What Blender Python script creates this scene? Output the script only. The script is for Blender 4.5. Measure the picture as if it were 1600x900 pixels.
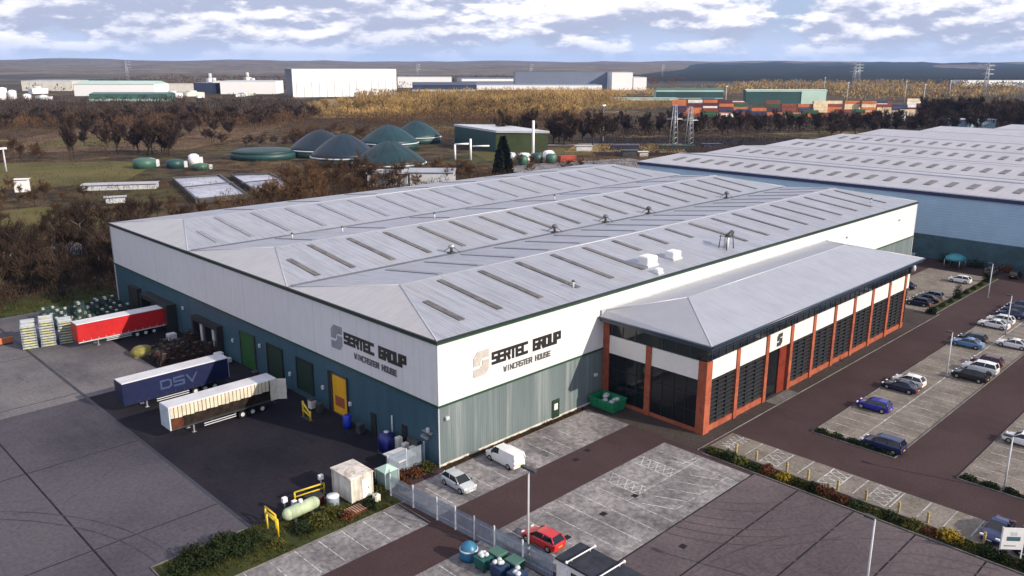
import bpy, math, random
from mathutils import Vector, Matrix
R = math.radians
random.seed(7)
for o in list(bpy.data.objects): bpy.data.objects.remove(o)
scn = bpy.context.scene
col = scn.collection
# ---------------------------------------------------------------- camera
cam = bpy.data.cameras.new('camera'); camo = bpy.data.objects.new('camera', cam); col.objects.link(camo)
FPX, PIT, YAW, ROL = 1296.6, 0.2635, 0.7907, 0.0030
CAM = Vector((-51.697, -63.238, 42.036))
fw = Vector((math.cos(YAW)*math.cos(PIT), math.sin(YAW)*math.cos(PIT), -math.sin(PIT)))
rt = Vector((math.sin(YAW), -math.cos(YAW), 0)); up = rt.cross(fw)
rt2 = math.cos(ROL)*rt+math.sin(ROL)*up; up2 = -math.sin(ROL)*rt+math.cos(ROL)*up
m = Matrix((rt2, up2, -fw)).transposed().to_4x4(); m.translation = CAM
camo.matrix_world = m
cam.sensor_width = 36; cam.lens = 36*FPX/1600; cam.clip_start = 0.5; cam.clip_end = 40000
scn.camera = camo
# ---------------------------------------------------------------- sky and sun
SUN = Vector((0.27, -0.86, 0.43)).normalized()
SUN_EL = math.asin(SUN.z); SUN_AZ = math.atan2(SUN.x, SUN.y)      # clockwise from +Y
sl = bpy.data.lights.new('sun', 'SUN'); sl.energy = 4.2; sl.angle = R(0.6); sl.color = (1.0, 0.88, 0.72)
so = bpy.data.objects.new('sun', sl); col.objects.link(so); so.location = (0, -80, 90)
so.rotation_euler = SUN.to_track_quat('Z', 'Y').to_euler()
scn.view_settings.view_transform = 'Standard'; scn.view_settings.look = 'None'
scn.view_settings.exposure = 0.45; scn.view_settings.gamma = 1.0; scn.view_settings.use_curve_mapping = False

class NT:
    """small node-tree writer"""
    def __init__(s, nt): s.nt = nt; nt.nodes.clear()
    def n(s, t, **kw):
        x = s.nt.nodes.new(t)
        for k, v in kw.items():
            if k.startswith('i_'):
                key = k[2:]; key = int(key) if key.isdigit() else key.replace('_', ' ')
                if hasattr(v, 'is_linked') or isinstance(v, bpy.types.NodeSocket): s.nt.links.new(v, x.inputs[key])
                else: x.inputs[key].default_value = v
            else: setattr(x, k, v)
        return x
    def l(s, a, b): s.nt.links.new(a, b)
    def math(s, op, a, b=None, clamp=False):
        x = s.nt.nodes.new('ShaderNodeMath'); x.operation = op; x.use_clamp = clamp
        for i, v in enumerate((a, b)):
            if v is None: continue
            if isinstance(v, bpy.types.NodeSocket): s.l(v, x.inputs[i])
            else: x.inputs[i].default_value = v
        return x.outputs[0]
    def mix(s, f, a, b, mode='MIX'):
        x = s.nt.nodes.new('ShaderNodeMix'); x.data_type = 'RGBA'; x.blend_type = mode
        for i, v in ((0, f), (6, a), (7, b)):
            if isinstance(v, bpy.types.NodeSocket): s.l(v, x.inputs[i])
            else: x.inputs[i].default_value = v if i == 0 else (*v, 1)
        return x.outputs[2]
    def ramp(s, f, lo, hi):
        x = s.nt.nodes.new('ShaderNodeMapRange'); x.interpolation_type = 'SMOOTHSTEP'
        s.l(f, x.inputs[0]); x.inputs[1].default_value = lo; x.inputs[2].default_value = hi
        return x.outputs[0]
    def noise(s, vec, scale, detail=4, rough=.55):
        x = s.n('ShaderNodeTexNoise', i_Scale=scale, i_Detail=detail, i_Roughness=rough)
        if vec is not None: s.l(vec, x.inputs['Vector'])
        return x.outputs[0]
    def mapping(s, vec, scale=(1, 1, 1), loc=(0, 0, 0), rot=(0, 0, 0)):
        x = s.n('ShaderNodeMapping'); s.l(vec, x.inputs[0])
        x.inputs[1].default_value = loc; x.inputs[2].default_value = rot; x.inputs[3].default_value = scale
        return x.outputs[0]

world = bpy.data.worlds.new('World'); scn.world = world; world.use_nodes = True
w = NT(world.node_tree)
sky = w.n('ShaderNodeTexSky', sky_type='NISHITA', sun_disc=False, sun_elevation=SUN_EL, sun_rotation=SUN_AZ,
          altitude=80, air_density=1.0, dust_density=1.5, ozone_density=2.0)
tc = w.n('ShaderNodeTexCoord').outputs['Generated']
sep = w.n('ShaderNodeSeparateXYZ'); w.l(tc, sep.inputs[0]); ez = sep.outputs[2]
v1 = w.mapping(tc, (7.5, 7.5, 22), (3.3, 1.7, 5.43)); v2 = w.mapping(tc, (7.5, 7.5, 22), (3.3-.05, 1.7-.02, 5.43+.19))
n1 = w.noise(v1, 1.0, 9, .58); n2 = w.noise(v2, 1.0, 9, .58)
big = w.noise(w.mapping(tc, (3, 3, 8), (.2, .6, 0)), 1.0, 2)
cover = w.math('ADD', n1, w.math('MULTIPLY', w.math('SUBTRACT', big, .5), .35))
mask = w.ramp(cover, .385, .475)
mask = w.math('MULTIPLY', mask, w.math('ADD', .18, w.math('MULTIPLY', w.ramp(ez, .002, .034), .82)))
lit = w.ramp(w.math('SUBTRACT', n1, n2), -.045, .075)
dens = w.ramp(cover, .47, .68)
cl = w.mix(lit, (4.2, 4.6, 6.1), (10.8, 10.5, 11.0))
cl = w.mix(w.math('MULTIPLY', dens, .35), cl, (4.4, 4.8, 6.3))
skyc = w.mix(.72, sky.outputs[0], (4.3, 5.3, 7.9))
hor = w.mix(w.ramp(ez, .0, .05), (6.0, 7.0, 9.2), skyc)
fin = w.mix(mask, hor, cl)
bg = w.n('ShaderNodeBackground', i_Strength=0.088); w.l(fin, bg.inputs[0])
w.l(bg.outputs[0], w.n('ShaderNodeOutputWorld').inputs[0])

# ---------------------------------------------------------------- materials
def mat(name, c, rough=.6, metal=0.0, var=.12, scale=1.5, rib=None, ribd=.25, stain=None, stainc=None, stretch=(1, 1, 1), spec=.5, coat=0, emis=None, bump=0, glitter=None, seam=None, streak=None):
    """Principled paint / metal / masonry with noise wear. rib=(axis, pitch) gives profiled sheet; stain = streaks running down"""
    mt = bpy.data.materials.new(name); mt.use_nodes = True; t = NT(mt.node_tree)
    p = t.n('ShaderNodeBsdfPrincipled', i_Roughness=rough, i_Metallic=metal); p.inputs['Specular IOR Level'].default_value = spec if rough < .75 else .12
    if coat: p.inputs['Coat Weight'].default_value = coat; p.inputs['Coat Roughness'].default_value = .08
    g = t.n('ShaderNodeNewGeometry').outputs['Position']
    base = tuple(c)
    a = t.noise(t.mapping(g, stretch), scale, 5, .6)
    b = t.noise(t.mapping(g, stretch), scale*.13, 3, .5)
    f = t.math('ADD', t.math('MULTIPLY', a, .6), t.math('MULTIPLY', b, .4))
    cc = t.mix(t.ramp(f, .36, .64), tuple(x*(1-var) for x in base), tuple(min(1, x*(1+var)) for x in base))
    if stain:
        s_ = t.noise(t.mapping(g, (1, 1, .05)), stain[0], 4, .7)
        cc = t.mix(t.math('MULTIPLY', t.ramp(s_, .45, .72), stain[1]), cc, stainc or tuple(x*.45 for x in base))
    if glitter:
        s_ = t.noise(g, glitter[0], 3, .8)
        cc = t.mix(t.math('MULTIPLY', t.ramp(s_, .5, .62), glitter[1]), cc, glitter[2])
    if streak:
        s_ = t.noise(t.mapping(g, streak[0]), 1.0, 6, .72)
        cc = t.mix(t.math('MULTIPLY', t.ramp(s_, .42, .72), streak[1]), cc, streak[2])
    if seam:
        sp_ = t.n('ShaderNodeSeparateXYZ'); t.l(g, sp_.inputs[0])
        fr_ = t.math('FRACT', t.math('DIVIDE', sp_.outputs[seam[0]], seam[1]))
        cc = t.mix(t.math('MULTIPLY', t.math('LESS_THAN', fr_, seam[2]), seam[3]), cc, tuple(x*.5 for x in base))
    t.l(cc, p.inputs['Base Color'])
    h = None
    if rib:
        sp = t.n('ShaderNodeSeparateXYZ'); t.l(g, sp.inputs[0])
        wv = t.math('SINE', t.math('MULTIPLY', sp.outputs[rib[0]], 2*math.pi/rib[1]))
        h = t.ramp(wv, -.3, .3)
    if bump: h = t.math('MULTIPLY', t.noise(g, scale*2, 6, .7), bump)
    if h is not None:
        bp = t.n('ShaderNodeBump', i_Strength=ribd if rib else .6, i_Distance=.04); t.l(h, bp.inputs['Height']); t.l(bp.outputs[0], p.inputs['Normal'])
    t.l(p.outputs[0], t.n('ShaderNodeOutputMaterial').inputs[0])
    return mt

def ground_mat(name, base, alt, stain, sc=.12, amt=.75, fine=3.0, finev=.25, rough=.85, joints=None, cracks=0, tracks=0, spec=.10):
    """paved surface: two tones, blotchy stains, fine aggregate, optional joints, cracks, tyre tracks"""
    mt = bpy.data.materials.new(name); mt.use_nodes = True; t = NT(mt.node_tree)
    p = t.n('ShaderNodeBsdfPrincipled', i_Roughness=rough); p.inputs['Specular IOR Level'].default_value = spec
    g = t.n('ShaderNodeNewGeometry').outputs['Position']
    c = t.mix(t.ramp(t.noise(g, sc, 6, .62), .35, .65), base, alt)
    c = t.mix(t.math('MULTIPLY', t.ramp(t.noise(t.mapping(g, (1, .35, 1), (9, 4, 0), (0, 0, .5)), sc*2.7, 8, .68), .52, .74), amt), c, stain)
    fn = t.noise(g, fine, 5, .75)
    c = t.mix(1.0, c, t.mix(t.ramp(fn, .3, .7), (1-finev,)*3, (1+finev,)*3), 'MULTIPLY')
    if tracks:
        for k, (rz, s1) in enumerate(((.3, 1.0), (1.3, .8))):
            wv = t.n('ShaderNodeTexWave', wave_type='RINGS' if k else 'BANDS', i_Scale=.16*s1, i_Distortion=5.0, i_Detail=3, i_Detail_Scale=.35)
            t.l(t.mapping(g, (1, 1, 1), (0, 0, 0), (0, 0, rz)), wv.inputs['Vector'])
            c = t.mix(t.math('MULTIPLY', t.ramp(wv.outputs['Fac'], .82, .98), t.math('MULTIPLY', t.ramp(t.noise(g, .07, 2), .4, .6), tracks)), c, tuple(x*.45 for x in base))
    if cracks:
        vo = t.n('ShaderNodeTexVoronoi', feature='DISTANCE_TO_EDGE', i_Scale=.16)
        nz = t.n('ShaderNodeTexNoise', i_Scale=.5, i_Detail=5); t.l(g, nz.inputs['Vector'])
        t.l(t.mix(.12, g, nz.outputs[1], 'ADD'), vo.inputs['Vector'])
        c = t.mix(t.math('MULTIPLY', t.math('SUBTRACT', 1, t.ramp(vo.outputs[0], .004, .012)), cracks), c, tuple(x*.3 for x in base))
    t.l(c, p.inputs['Base Color'])
    bp = t.n('ShaderNodeBump', i_Strength=.35, i_Distance=.03); t.l(fn, bp.inputs['Height']); t.l(bp.outputs[0], p.inputs['Normal'])
    t.l(p.outputs[0], t.n('ShaderNodeOutputMaterial').inputs[0])
    return mt

M = {}
M['white_clad'] = mat('white_cladding', (.70, .70, .70), .42, var=.03, scale=.6, rib=(0, .3), ribd=.12, stain=(1.6, .22), stainc=(.42, .41, .38), seam=(0, 6.0, .012, .35))
M['white_clad_y'] = mat('white_cladding_end', (.70, .70, .71), .42, var=.03, scale=.6, rib=(1, .3), ribd=.12, stain=(1.6, .22), stainc=(.42, .41, .38), seam=(1, 6.0, .012, .35))
M['teal_clad'] = mat('teal_cladding_lit', (.125, .160, .170), .45, var=.10, scale=.5, rib=(0, .3), ribd=.3, stain=(.55, .8), stainc=(.27, .30, .305), seam=(0, 1.0, .05, .3), stretch=(1, 1, .1))  # lit copy of the teal: sunlight put into the colour, beside faded streaks
M['teal_clad_y_shade'] = mat('teal_cladding_end_shade', (.040, .095, .130), .45, var=.10, scale=.5, rib=(1, .3), ribd=.3, stain=(.7, .3), stainc=(.03, .07, .10), stretch=(1, 1, .1))  # shaded copy of the front teal, shade put into the colour
M['green_trim'] = mat('green_trim', (.018, .062, .036), .4, var=.2)
M['dark_gutter'] = mat('dark_gutter', (.012, .02, .02), .5)
M['grey_trim'] = mat('grey_trim', (.42, .44, .46), .45)
M['roof'] = mat('roof_sheet', (.33, .345, .40), .45, metal=.15, streak=((1.6, .05, 1), .65, (.19, .19, .205)), seam=(0, 1.0, .12, .35), var=.07, scale=.35, rib=(0, .5), ribd=.22, stain=None, glitter=(.10, .35, (.33, .32, .32)))
M['roof_hip_sheen'] = mat('roof_hip_sheet_sheen', (.42, .41, .42), .45, metal=.15, streak=((.05, 1.6, 1), .3, (.24, .24, .25)), var=.05, scale=.35, rib=(1, .5), ribd=.22)  # lighter than the slope sheets: sky reflection put into the hip colour
M['roof_flash'] = mat('ridge_flashing', (.43, .44, .47), .45, metal=.2, var=.06)
M['rooflight'] = mat('rooflight_grp', (.085, .076, .072), .4, var=.4, scale=.8, glitter=(.6, .7, (.17, .13, .085)))
M['valley'] = mat('valley_gutter', (.10, .105, .12), .6, var=.3, scale=.3)
M['brick'] = mat('orange_brick', (.30, .085, .048), .8, var=.25, scale=1.6, bump=.4)
M['dark_glass'] = mat('tinted_glass', (.008, .010, .014), .08, var=.3, spec=.5)
M['louvre'] = mat('dark_louvre', (.016, .018, .020), .35, var=.3)
M['slat'] = mat('black_slat', (.012, .013, .016), .5, var=.2)
M['rooflight_pale'] = mat('rooflight_grp_pale', (.20, .205, .235), .4, var=.15)  # paler tone for the far slopes and the far bay
M['navy_trim'] = mat('navy_fascia', (.020, .035, .058), .32, var=.15)
M['annex_roof'] = mat('annex_roof_sheet', (.33, .345, .395), .42, metal=.15, var=.07, streak=((1.4, .06, 1), .35, (.22, .23, .26)), scale=.3, rib=(0, .45), ribd=.25)
M['annex_hip'] = mat('annex_hip_sheet', (.31, .315, .35), .42, metal=.15, var=.05, scale=.3, rib=(1, .45), ribd=.25)
M['panel_white'] = mat('white_panel', (.70, .68, .66), .4, var=.04)
M['nb_wall'] = mat('blue_grey_cladding', (.32, .47, .62), .45, var=.06, scale=.4, rib=(2, .6), ribd=.5)
M['nb_teal'] = mat('deep_teal_cladding', (.035, .085, .11), .5, var=.25, scale=.4, rib=(2, .6), ribd=.4)
M['nb_fascia'] = mat('deep_blue_fascia', (.010, .018, .10), .4)
M['nb_roof'] = mat('pale_roof_sheet', (.40, .39, .42), .45, metal=.1, streak=((.04, .8, 1), .4, (.29, .28, .31)), var=.08, scale=.2, rib=(1, .6), ribd=.2)
M['nb_light'] = mat('pale_rooflight', (.12, .115, .115), .5, var=.3)
M['black'] = mat('black_rubber', (.012, .012, .013), .7)
M['dark_metal'] = mat('dark_metal', (.04, .042, .045), .5, var=.3)
M['steel'] = mat('galvanised_steel', (.38, .40, .42), .4, metal=.6, var=.15)
M['white'] = mat('white_paint', (.72, .72, .72), .4, var=.05)
M['off_white'] = mat('off_white_paint', (.60, .58, .52), .5, var=.12)
M['lightgrey'] = mat('light_grey_paint', (.5, .52, .55), .5, var=.1)
M['logo_grey'] = mat('logo_grey', (.27, .28, .31), .4)
M['logo_beige'] = mat('logo_warm_grey', (.46, .43, .40), .4)
M['ink'] = mat('black_lettering', (.02, .02, .022), .4)
M['ink2'] = mat('small_grey_lettering', (.10, .10, .11), .4)
M['door_green'] = mat('green_door', (.012, .085, .015), .45, var=.25, rib=(2, .25), ribd=.5)
M['door_dark'] = mat('dark_green_door', (.008, .028, .014), .5, var=.25, rib=(2, .25), ribd=.5)
M['door_yellow'] = mat('yellow_door', (.70, .36, .01), .45, var=.12, rib=(2, .25), ribd=.4)
M['yellow'] = mat('yellow_paint', (.62, .44, .02), .45, var=.15)
M['paint_line'] = mat('worn_line_paint', (.42, .42, .42), .8, var=.4, scale=2.5, glitter=(3.0, .75, (.09, .088, .09)))
M['soil'] = ground_mat('border_soil', (.020, .013, .009), (.035, .024, .014), (.045, .05, .018), sc=.8, fine=6)
M['kerb'] = ground_mat('concrete_kerb', (.16, .15, .145), (.11, .105, .10), (.06, .058, .056), sc=.5)
M['drain'] = mat('steel_channel', (.017, .018, .028), .6, var=.5, scale=.4)
M['joint'] = mat('slab_joint', (.016, .015, .018), .9, var=.4)
M['tarmac_brown'] = ground_mat('brown_tarmac', (.048, .030, .031), (.060, .039, .040), (.028, .019, .022), sc=.09, amt=.5, fine=4, finev=.2)
M['yard_conc'] = ground_mat('yard_concrete', (.040, .038, .050), (.088, .081, .095), (.024, .023, .034), sc=.022, amt=.75, fine=2.5, finev=.2, cracks=.15)
M['yard_light'] = ground_mat('pale_yard_concrete', (.085, .080, .090), (.155, .145, .150), (.045, .042, .052), sc=.05, amt=.7, fine=2.5, finev=.2, cracks=.15)
M['yard_dark'] = ground_mat('yard_dark_surface', (.011, .011, .017), (.022, .019, .026), (.006, .006, .010), sc=.09, amt=.8, fine=2.5)  # darker tone for the apron and the railway land
M['bay_conc'] = ground_mat('worn_bay_surface', (.135, .125, .13), (.25, .235, .235), (.062, .056, .060), sc=.16, amt=.85, fine=1.6, finev=.4)
M['bay_warm'] = ground_mat('block_paved_bays', (.145, .125, .108), (.21, .185, .16), (.075, .066, .056), sc=.3, amt=.8, fine=3, finev=.3)
M['aisle'] = ground_mat('car_park_asphalt', (.078, .064, .070), (.125, .101, .106), (.046, .038, .043), sc=.05, amt=.7, fine=2.5, finev=.22, cracks=.12)
M['pave'] = ground_mat('dark_pavement', (.050, .040, .038), (.062, .050, .046), (.034, .03, .026), sc=.2, fine=3)

def field_mat():
    mt = bpy.data.materials.new('rough_ground'); mt.use_nodes = True; t = NT(mt.node_tree)
    p = t.n('ShaderNodeBsdfPrincipled', i_Roughness=.95); p.inputs['Specular IOR Level'].default_value = .1
    g = t.n('ShaderNodeNewGeometry').outputs['Position']
    c = t.mix(t.ramp(t.noise(g, .008, 5, .6), .4, .6), (.055, .034, .021), (.115, .075, .040))
    c = t.mix(t.ramp(t.noise(t.mapping(g, (1, 1, 1), (50, 9, 0)), .014, 6, .62), .5, .62), c, (.068, .066, .024))
    c = t.mix(t.ramp(t.noise(t.mapping(g, (1, 1, 1), (5, 90, 0)), .010, 6, .62), .55, .68), c, (.24, .165, .07))
    c = t.mix(t.ramp(t.noise(g, .11, 8, .75), .42, .62), c, (.018, .013, .009))
    d = t.n('ShaderNodeVectorMath', operation='LENGTH'); t.l(g, d.inputs[0])
    far = t.ramp(d.outputs['Value'], 900, 2600)
    fc = t.mix(t.ramp(t.noise(g, .0022, 7, .65), .42, .6), (.05, .042, .040), (.12, .105, .07))
    c = t.mix(far, c, fc)
    t.l(c, p.inputs['Base Color']); t.l(p.outputs[0], t.n('ShaderNodeOutputMaterial').inputs[0]); return mt
M['field'] = field_mat()
M['grass'] = ground_mat('winter_grass', (.075, .070, .022), (.12, .098, .034), (.085, .052, .028), sc=.03, amt=1.0, fine=2)
M['grass_dark'] = ground_mat('verge_grass', (.030, .040, .012), (.050, .055, .018), (.030, .024, .014), sc=.3, amt=.8, fine=3)
M['straw'] = ground_mat('dry_meadow', (.19, .13, .055), (.25, .17, .07), (.08, .055, .03), sc=.04, amt=.7, fine=1)
M['scrubland'] = ground_mat('scrubland', (.080, .050, .030), (.14, .092, .050), (.034, .024, .014), sc=.06, amt=.8, fine=1.5)

# ---------------------------------------------------------------- mesh helpers
class MB:
    def __init__(s): s.v = []; s.f = []; s.mi = []; s.sm = []
    def add(s, vs, fs, mi=0, smooth=False):
        o = len(s.v); s.v += [tuple(x) for x in vs]
        for f in fs: s.f.append(tuple(i+o for i in f)); s.mi.append(mi); s.sm.append(smooth)
        return s
    def box(s, x0, x1, y0, y1, z0, z1, mi=0):
        return s.add([(x0, y0, z0), (x1, y0, z0), (x1, y1, z0), (x0, y1, z0), (x0, y0, z1), (x1, y0, z1), (x1, y1, z1), (x0, y1, z1)],
              [(3, 2, 1, 0), (4, 5, 6, 7), (0, 1, 5, 4), (1, 2, 6, 5), (2, 3, 7, 6), (3, 0, 4, 7)], mi)
    def bbox(s, x0, x1, y0, y1, z0, z1, b=.03, mi=0):
        """box with bevelled vertical edges and top"""
        P = lambda d, z: [(x0+b-d, y0+d*0+0*b, z)]
        ring = lambda i, z: [(x0+b+i, y0+i, z), (x1-b-i, y0+i, z), (x1-i, y0+b+i, z), (x1-i, y1-b-i, z), (x1-b-i, y1-i, z), (x0+b+i, y1-i, z), (x0+i, y1-b-i, z), (x0+i, y0+b+i, z)]
        vs = ring(0, z0)+ring(0, z1-b)+ring(b, z1)
        fs = [tuple(reversed(range(8))), tuple(range(16, 24))]
        for k in (0, 8):
            for i in range(8): j = (i+1) % 8; fs.append((k+i, k+j, k+8+j, k+8+i))
        return s.add(vs, fs, mi)
    def tube(s, a, b, r0, r1=None, n=8, mi=0, cap=True, smooth=True):
        a = Vector(a); b = Vector(b); r1 = r0 if r1 is None else r1
        d = (b-a)
        if d.length < 1e-6: return s
        d.normalize(); u = d.orthogonal().normalized(); w_ = d.cross(u)
        vs = []
        for c, r in ((a, r0), (b, r1)):
            for i in range(n):
                t = 2*math.pi*i/n; vs.append(c+u*(r*math.cos(t))+w_*(r*math.sin(t)))
        fs = [(i, (i+1) % n, n+(i+1) % n, n+i) for i in range(n)]
        s.add(vs, fs, mi, smooth)
        if cap: s.add([], [], mi); o = len(s.v)-2*n; s.f += [tuple(o+i for i in reversed(range(n))), tuple(o+n+i for i in range(n))]; s.mi += [mi]*2; s.sm += [False]*2
        return s
    def lathe(s, prof, c=(0, 0, 0), n=16, mi=0, smooth=True, sx=1, sy=1):
        vs = []
        for r, z in prof:
            for i in range(n): t = 2*math.pi*i/n; vs.append((c[0]+r*math.cos(t)*sx, c[1]+r*math.sin(t)*sy, c[2]+z))
        fs = []
        for k in range(len(prof)-1):
            for i in range(n): j = (i+1) % n; fs.append((k*n+i, k*n+j, (k+1)*n+j, (k+1)*n+i))
        s.add(vs, fs, mi, smooth)
        o = len(s.v)-len(prof)*n
        if prof[0][0] > 1e-4: s.f.append(tuple(o+i for i in reversed(range(n)))); s.mi.append(mi); s.sm.append(False)
        if prof[-1][0] > 1e-4: s.f.append(tuple(o+(len(prof)-1)*n+i for i in range(n))); s.mi.append(mi); s.sm.append(False)
        return s
    def quad(s, a, b, c, d, mi=0): return s.add([a, b, c, d], [(0, 1, 2, 3)], mi)
    def poly(s, pts, mi=0): return s.add(pts, [tuple(range(len(pts)))], mi)
    def prism(s, pts, z0, z1, mi=0):
        n = len(pts)
        return s.add([(x, y, z0) for x, y in pts]+[(x, y, z1) for x, y in pts],
            [tuple(reversed(range(n))), tuple(range(n, 2*n))]+[(i, (i+1) % n, n+(i+1) % n, n+i) for i in range(n)], mi)
    def ball(s, c, rx, ry=None, rz=None, n=10, mi=0):
        ry = ry or rx; rz = rz or rx; m_ = n//2
        vs = []; fs = []
        for k in range(m_+1):
            ph = math.pi*k/m_
            for i in range(n): t = 2*math.pi*i/n; vs.append((c[0]+rx*math.sin(ph)*math.cos(t), c[1]+ry*math.sin(ph)*math.sin(t), c[2]+rz*math.cos(ph)))
        for k in range(m_):
            for i in range(n): j = (i+1) % n; fs.append((k*n+i, (k+1)*n+i, (k+1)*n+j, k*n+j))
        return s.add(vs, fs, mi, True)
    def mesh(s, name, mats, org=(0, 0, 0)):
        me = bpy.data.meshes.new(name)
        me.from_pydata([(x-org[0], y-org[1], z-org[2]) for x, y, z in s.v], [], s.f)
        for m_ in (mats if isinstance(mats, (list, tuple)) else [mats]): me.materials.append(m_)
        me.polygons.foreach_set('material_index', s.mi); me.polygons.foreach_set('use_smooth', s.sm); me.update()
        return me
    def build(s, name, mats, parent=None, org=None):
        if org is None: org = tuple(root_loc(parent)) if parent else (0, 0, 0)
        me = s.mesh(name, mats, org)
        o = bpy.data.objects.new(name, me); col.objects.link(o)
        if parent: o.parent = parent
        else: o.location = org
        return o
def root_loc(o):
    v = Vector((0, 0, 0))
    while o: v += o.location; o = o.parent
    return v
def empty(name, loc, label=None, cat=None, group=None, rz=0):
    o = bpy.data.objects.new(name, None); col.objects.link(o); o.location = loc; o.rotation_euler = (0, 0, rz); o.empty_display_size = .5
    return tag(o, label, cat, group)
def tag(o, label=None, cat=None, group=None, kind=None):
    for k, v in (('label', label), ('category', cat), ('group', group), ('kind', kind)):
        if v: o[k] = v
    return o
KIDS = {}
def kids(o):
    return [c for c in bpy.data.objects if c.parent == o] if o.name not in KIDS else KIDS[o.name]
def proto_cache(o):
    KIDS[o.name] = [c for c in bpy.data.objects if c.parent == o]
    for c in KIDS[o.name]: proto_cache(c)
def copy_tree(o, parent=None):
    c = o.copy(); col.objects.link(c)
    if parent: c.parent = parent
    for ch in kids(o): copy_tree(ch, c)
    return c
USED = {}
def place(proto, loc, rz=0, label=None, group=None, sc=None, cat=None):
    """first call moves the prototype itself, later calls copy it with its parts"""
    if not USED.get(proto.name):
        USED[proto.name] = True; proto_cache(proto); o = proto
    else: o = copy_tree(proto)
    o.location = loc; o.rotation_euler = (0, 0, rz)
    if sc: o.scale = sc if isinstance(sc, tuple) else (sc, sc, sc)
    return tag(o, label, cat, group)
def struct(o): return tag(o, kind='structure')

# stroke lettering (block letters on a 4 x 6 cell)
GL = {'S': [[(4, 6), (0, 6), (0, 3), (4, 3), (4, 0), (0, 0)]], 'E': [[(4, 6), (0, 6), (0, 0), (4, 0)], [(0, 3), (3.4, 3)]],
      'R': [[(0, 0), (0, 6), (4, 6), (4, 3), (0, 3)], [(2.4, 3), (4, 0)]], 'T': [[(0, 6), (4, 6)], [(2, 6), (2, 0)]], 'C': [[(4, 6), (0, 6), (0, 0), (4, 0)]],
      'G': [[(4, 6), (0, 6), (0, 0), (4, 0), (4, 3), (2, 3)]], 'O': [[(0, 0), (0, 6), (4, 6), (4, 0), (0, 0)]], 'U': [[(0, 6), (0, 0), (4, 0), (4, 6)]],
      'P': [[(0, 0), (0, 6), (4, 6), (4, 2.6), (0, 2.6)]], 'W': [[(0, 6), (0.8, 0), (2, 4), (3.2, 0), (4, 6)]], 'I': [[(2, 0), (2, 6)]], 'N': [[(0, 0), (0, 6), (4, 0), (4, 6)]],
      'A': [[(0, 0), (0, 6), (4, 6), (4, 0)], [(0, 2.8), (4, 2.8)]], 'H': [[(0, 0), (0, 6)], [(4, 0), (4, 6)], [(0, 3), (4, 3)]],
      'D': [[(0, 0), (0, 6), (3, 6), (4, 5), (4, 1), (3, 0), (0, 0)]], 'V': [[(0, 6), (2, 0), (4, 6)]]}
def letters(mb, txt, o, ux, h, wd, stroke, nrm, th=.03):
    """o = lower left, ux = unit direction of writing, h/wd overall height and width, nrm = outward normal"""
    o = Vector(o); ux = Vector(ux); nrm = Vector(nrm); uz = Vector((0, 0, 1))
    adv = wd/(len(txt)*5.4-1.4); sy = (h-stroke)/6; sx = adv
    for k, ch in enumerate(txt):
        for ln in GL.get(ch, []):
            P = [o+ux*((k*5.4+x)*sx)+uz*(stroke/2+y*sy) for x, y in ln]
            for a, b in zip(P, P[1:]):
                d = (b-a).normalized(); n_ = nrm.cross(d)*stroke/2; e = d*stroke/2
                q = [a-e-n_, b+e-n_, b+e+n_, a-e+n_]
                f = [x+nrm*th for x in q]
                mb.add(q+f, [(4, 5, 6, 7), (0, 1, 5, 4), (1, 2, 6, 5), (2, 3, 7, 6), (3, 0, 4, 7), (3, 2, 1, 0)])
                th += .0015
    return mb
# ================================================================ ground and paving
def sheet(name, x0, x1, y0, y1, z, m_, seg=None):
    return struct(MB().quad((x0, y0, z), (x1, y0, z), (x1, y1, z), (x0, y1, z)).build(name, m_))
struct(MB().quad((-15000, -15000, -.03), (15000, -15000, -.03), (15000, 15000, -.03), (-15000, 15000, -.03)).build('ground', M['field']))
sheet('road', -60, 152, -130, 2.5, .0, M['tarmac_brown'])
sheet('yard', -95, -20.55, -3, 94, .004, M['yard_conc'])
sheet('loading_apron', -20.15, 0, 2.6, 94, .004, M['yard_dark'])
sheet('yard', -95, -20.56, 47, 93.9, .0055, M['yard_light'])
sheet('yard', -20.14, -9.5, 47, 93.9, .0065, M['yard_light'])
sheet('drainage_channel', -20.55, -20.15, 2.0, 94, .007, M['drain'])
sheet('parking_bays', -6.3, 23.5, -7.5, -1.0, .006, M['bay_conc'])
sheet('parking_bays', -45, -8.0, -8.0, -3.05, .006, M['bay_conc'])
sheet('parking_bays', -5.2, 22.5, -24.4, -13.3, .006, M['bay_conc'])
sheet('parking_bays', -60, -6.4, -24.4, -13.6, .006, M['bay_conc'])
sheet('car_park', -60, 23.0, -130, -24.4, .006, M['aisle'])
sheet('parking_bays', 25.6, 30.4, -60, -17.4, .006, M['bay_warm'])
sheet('parking_bays', 37.6, 116, -33.4, -23.9, .006, M['bay_warm'])
sheet('parking_bays', 37.6, 116, -60, -40.0, .006, M['bay_warm'])
sheet('parking_bays', 99, 134, -14.6, -3.0, .006, M['bay_warm'])
sheet('pavement', 23.5, 99, -17.0, 0, .010, M['pave'])
sheet('planting_border', 0, 23.5, -1.0, 0, .012, M['soil'])
sheet('planting_border', -29.5, -7.2, -3.0, 3.2, .016, M['grass_dark'])
sheet('planting_border', 23.2, 25.5, -60, -18.0, .016, M['soil'])
sheet('planting_border', 37.3, 38.6, -33.4, -23.9, .016, M['soil'])
sheet('planting_border', 37.3, 38.6, -60, -40.0, .016, M['soil'])
sheet('planting_border', 99, 134, -16.4, -14.8, .016, M['grass_dark'])
sheet('verge', -95, 2, 94, 106, .0, M['grass_dark'])
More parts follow.
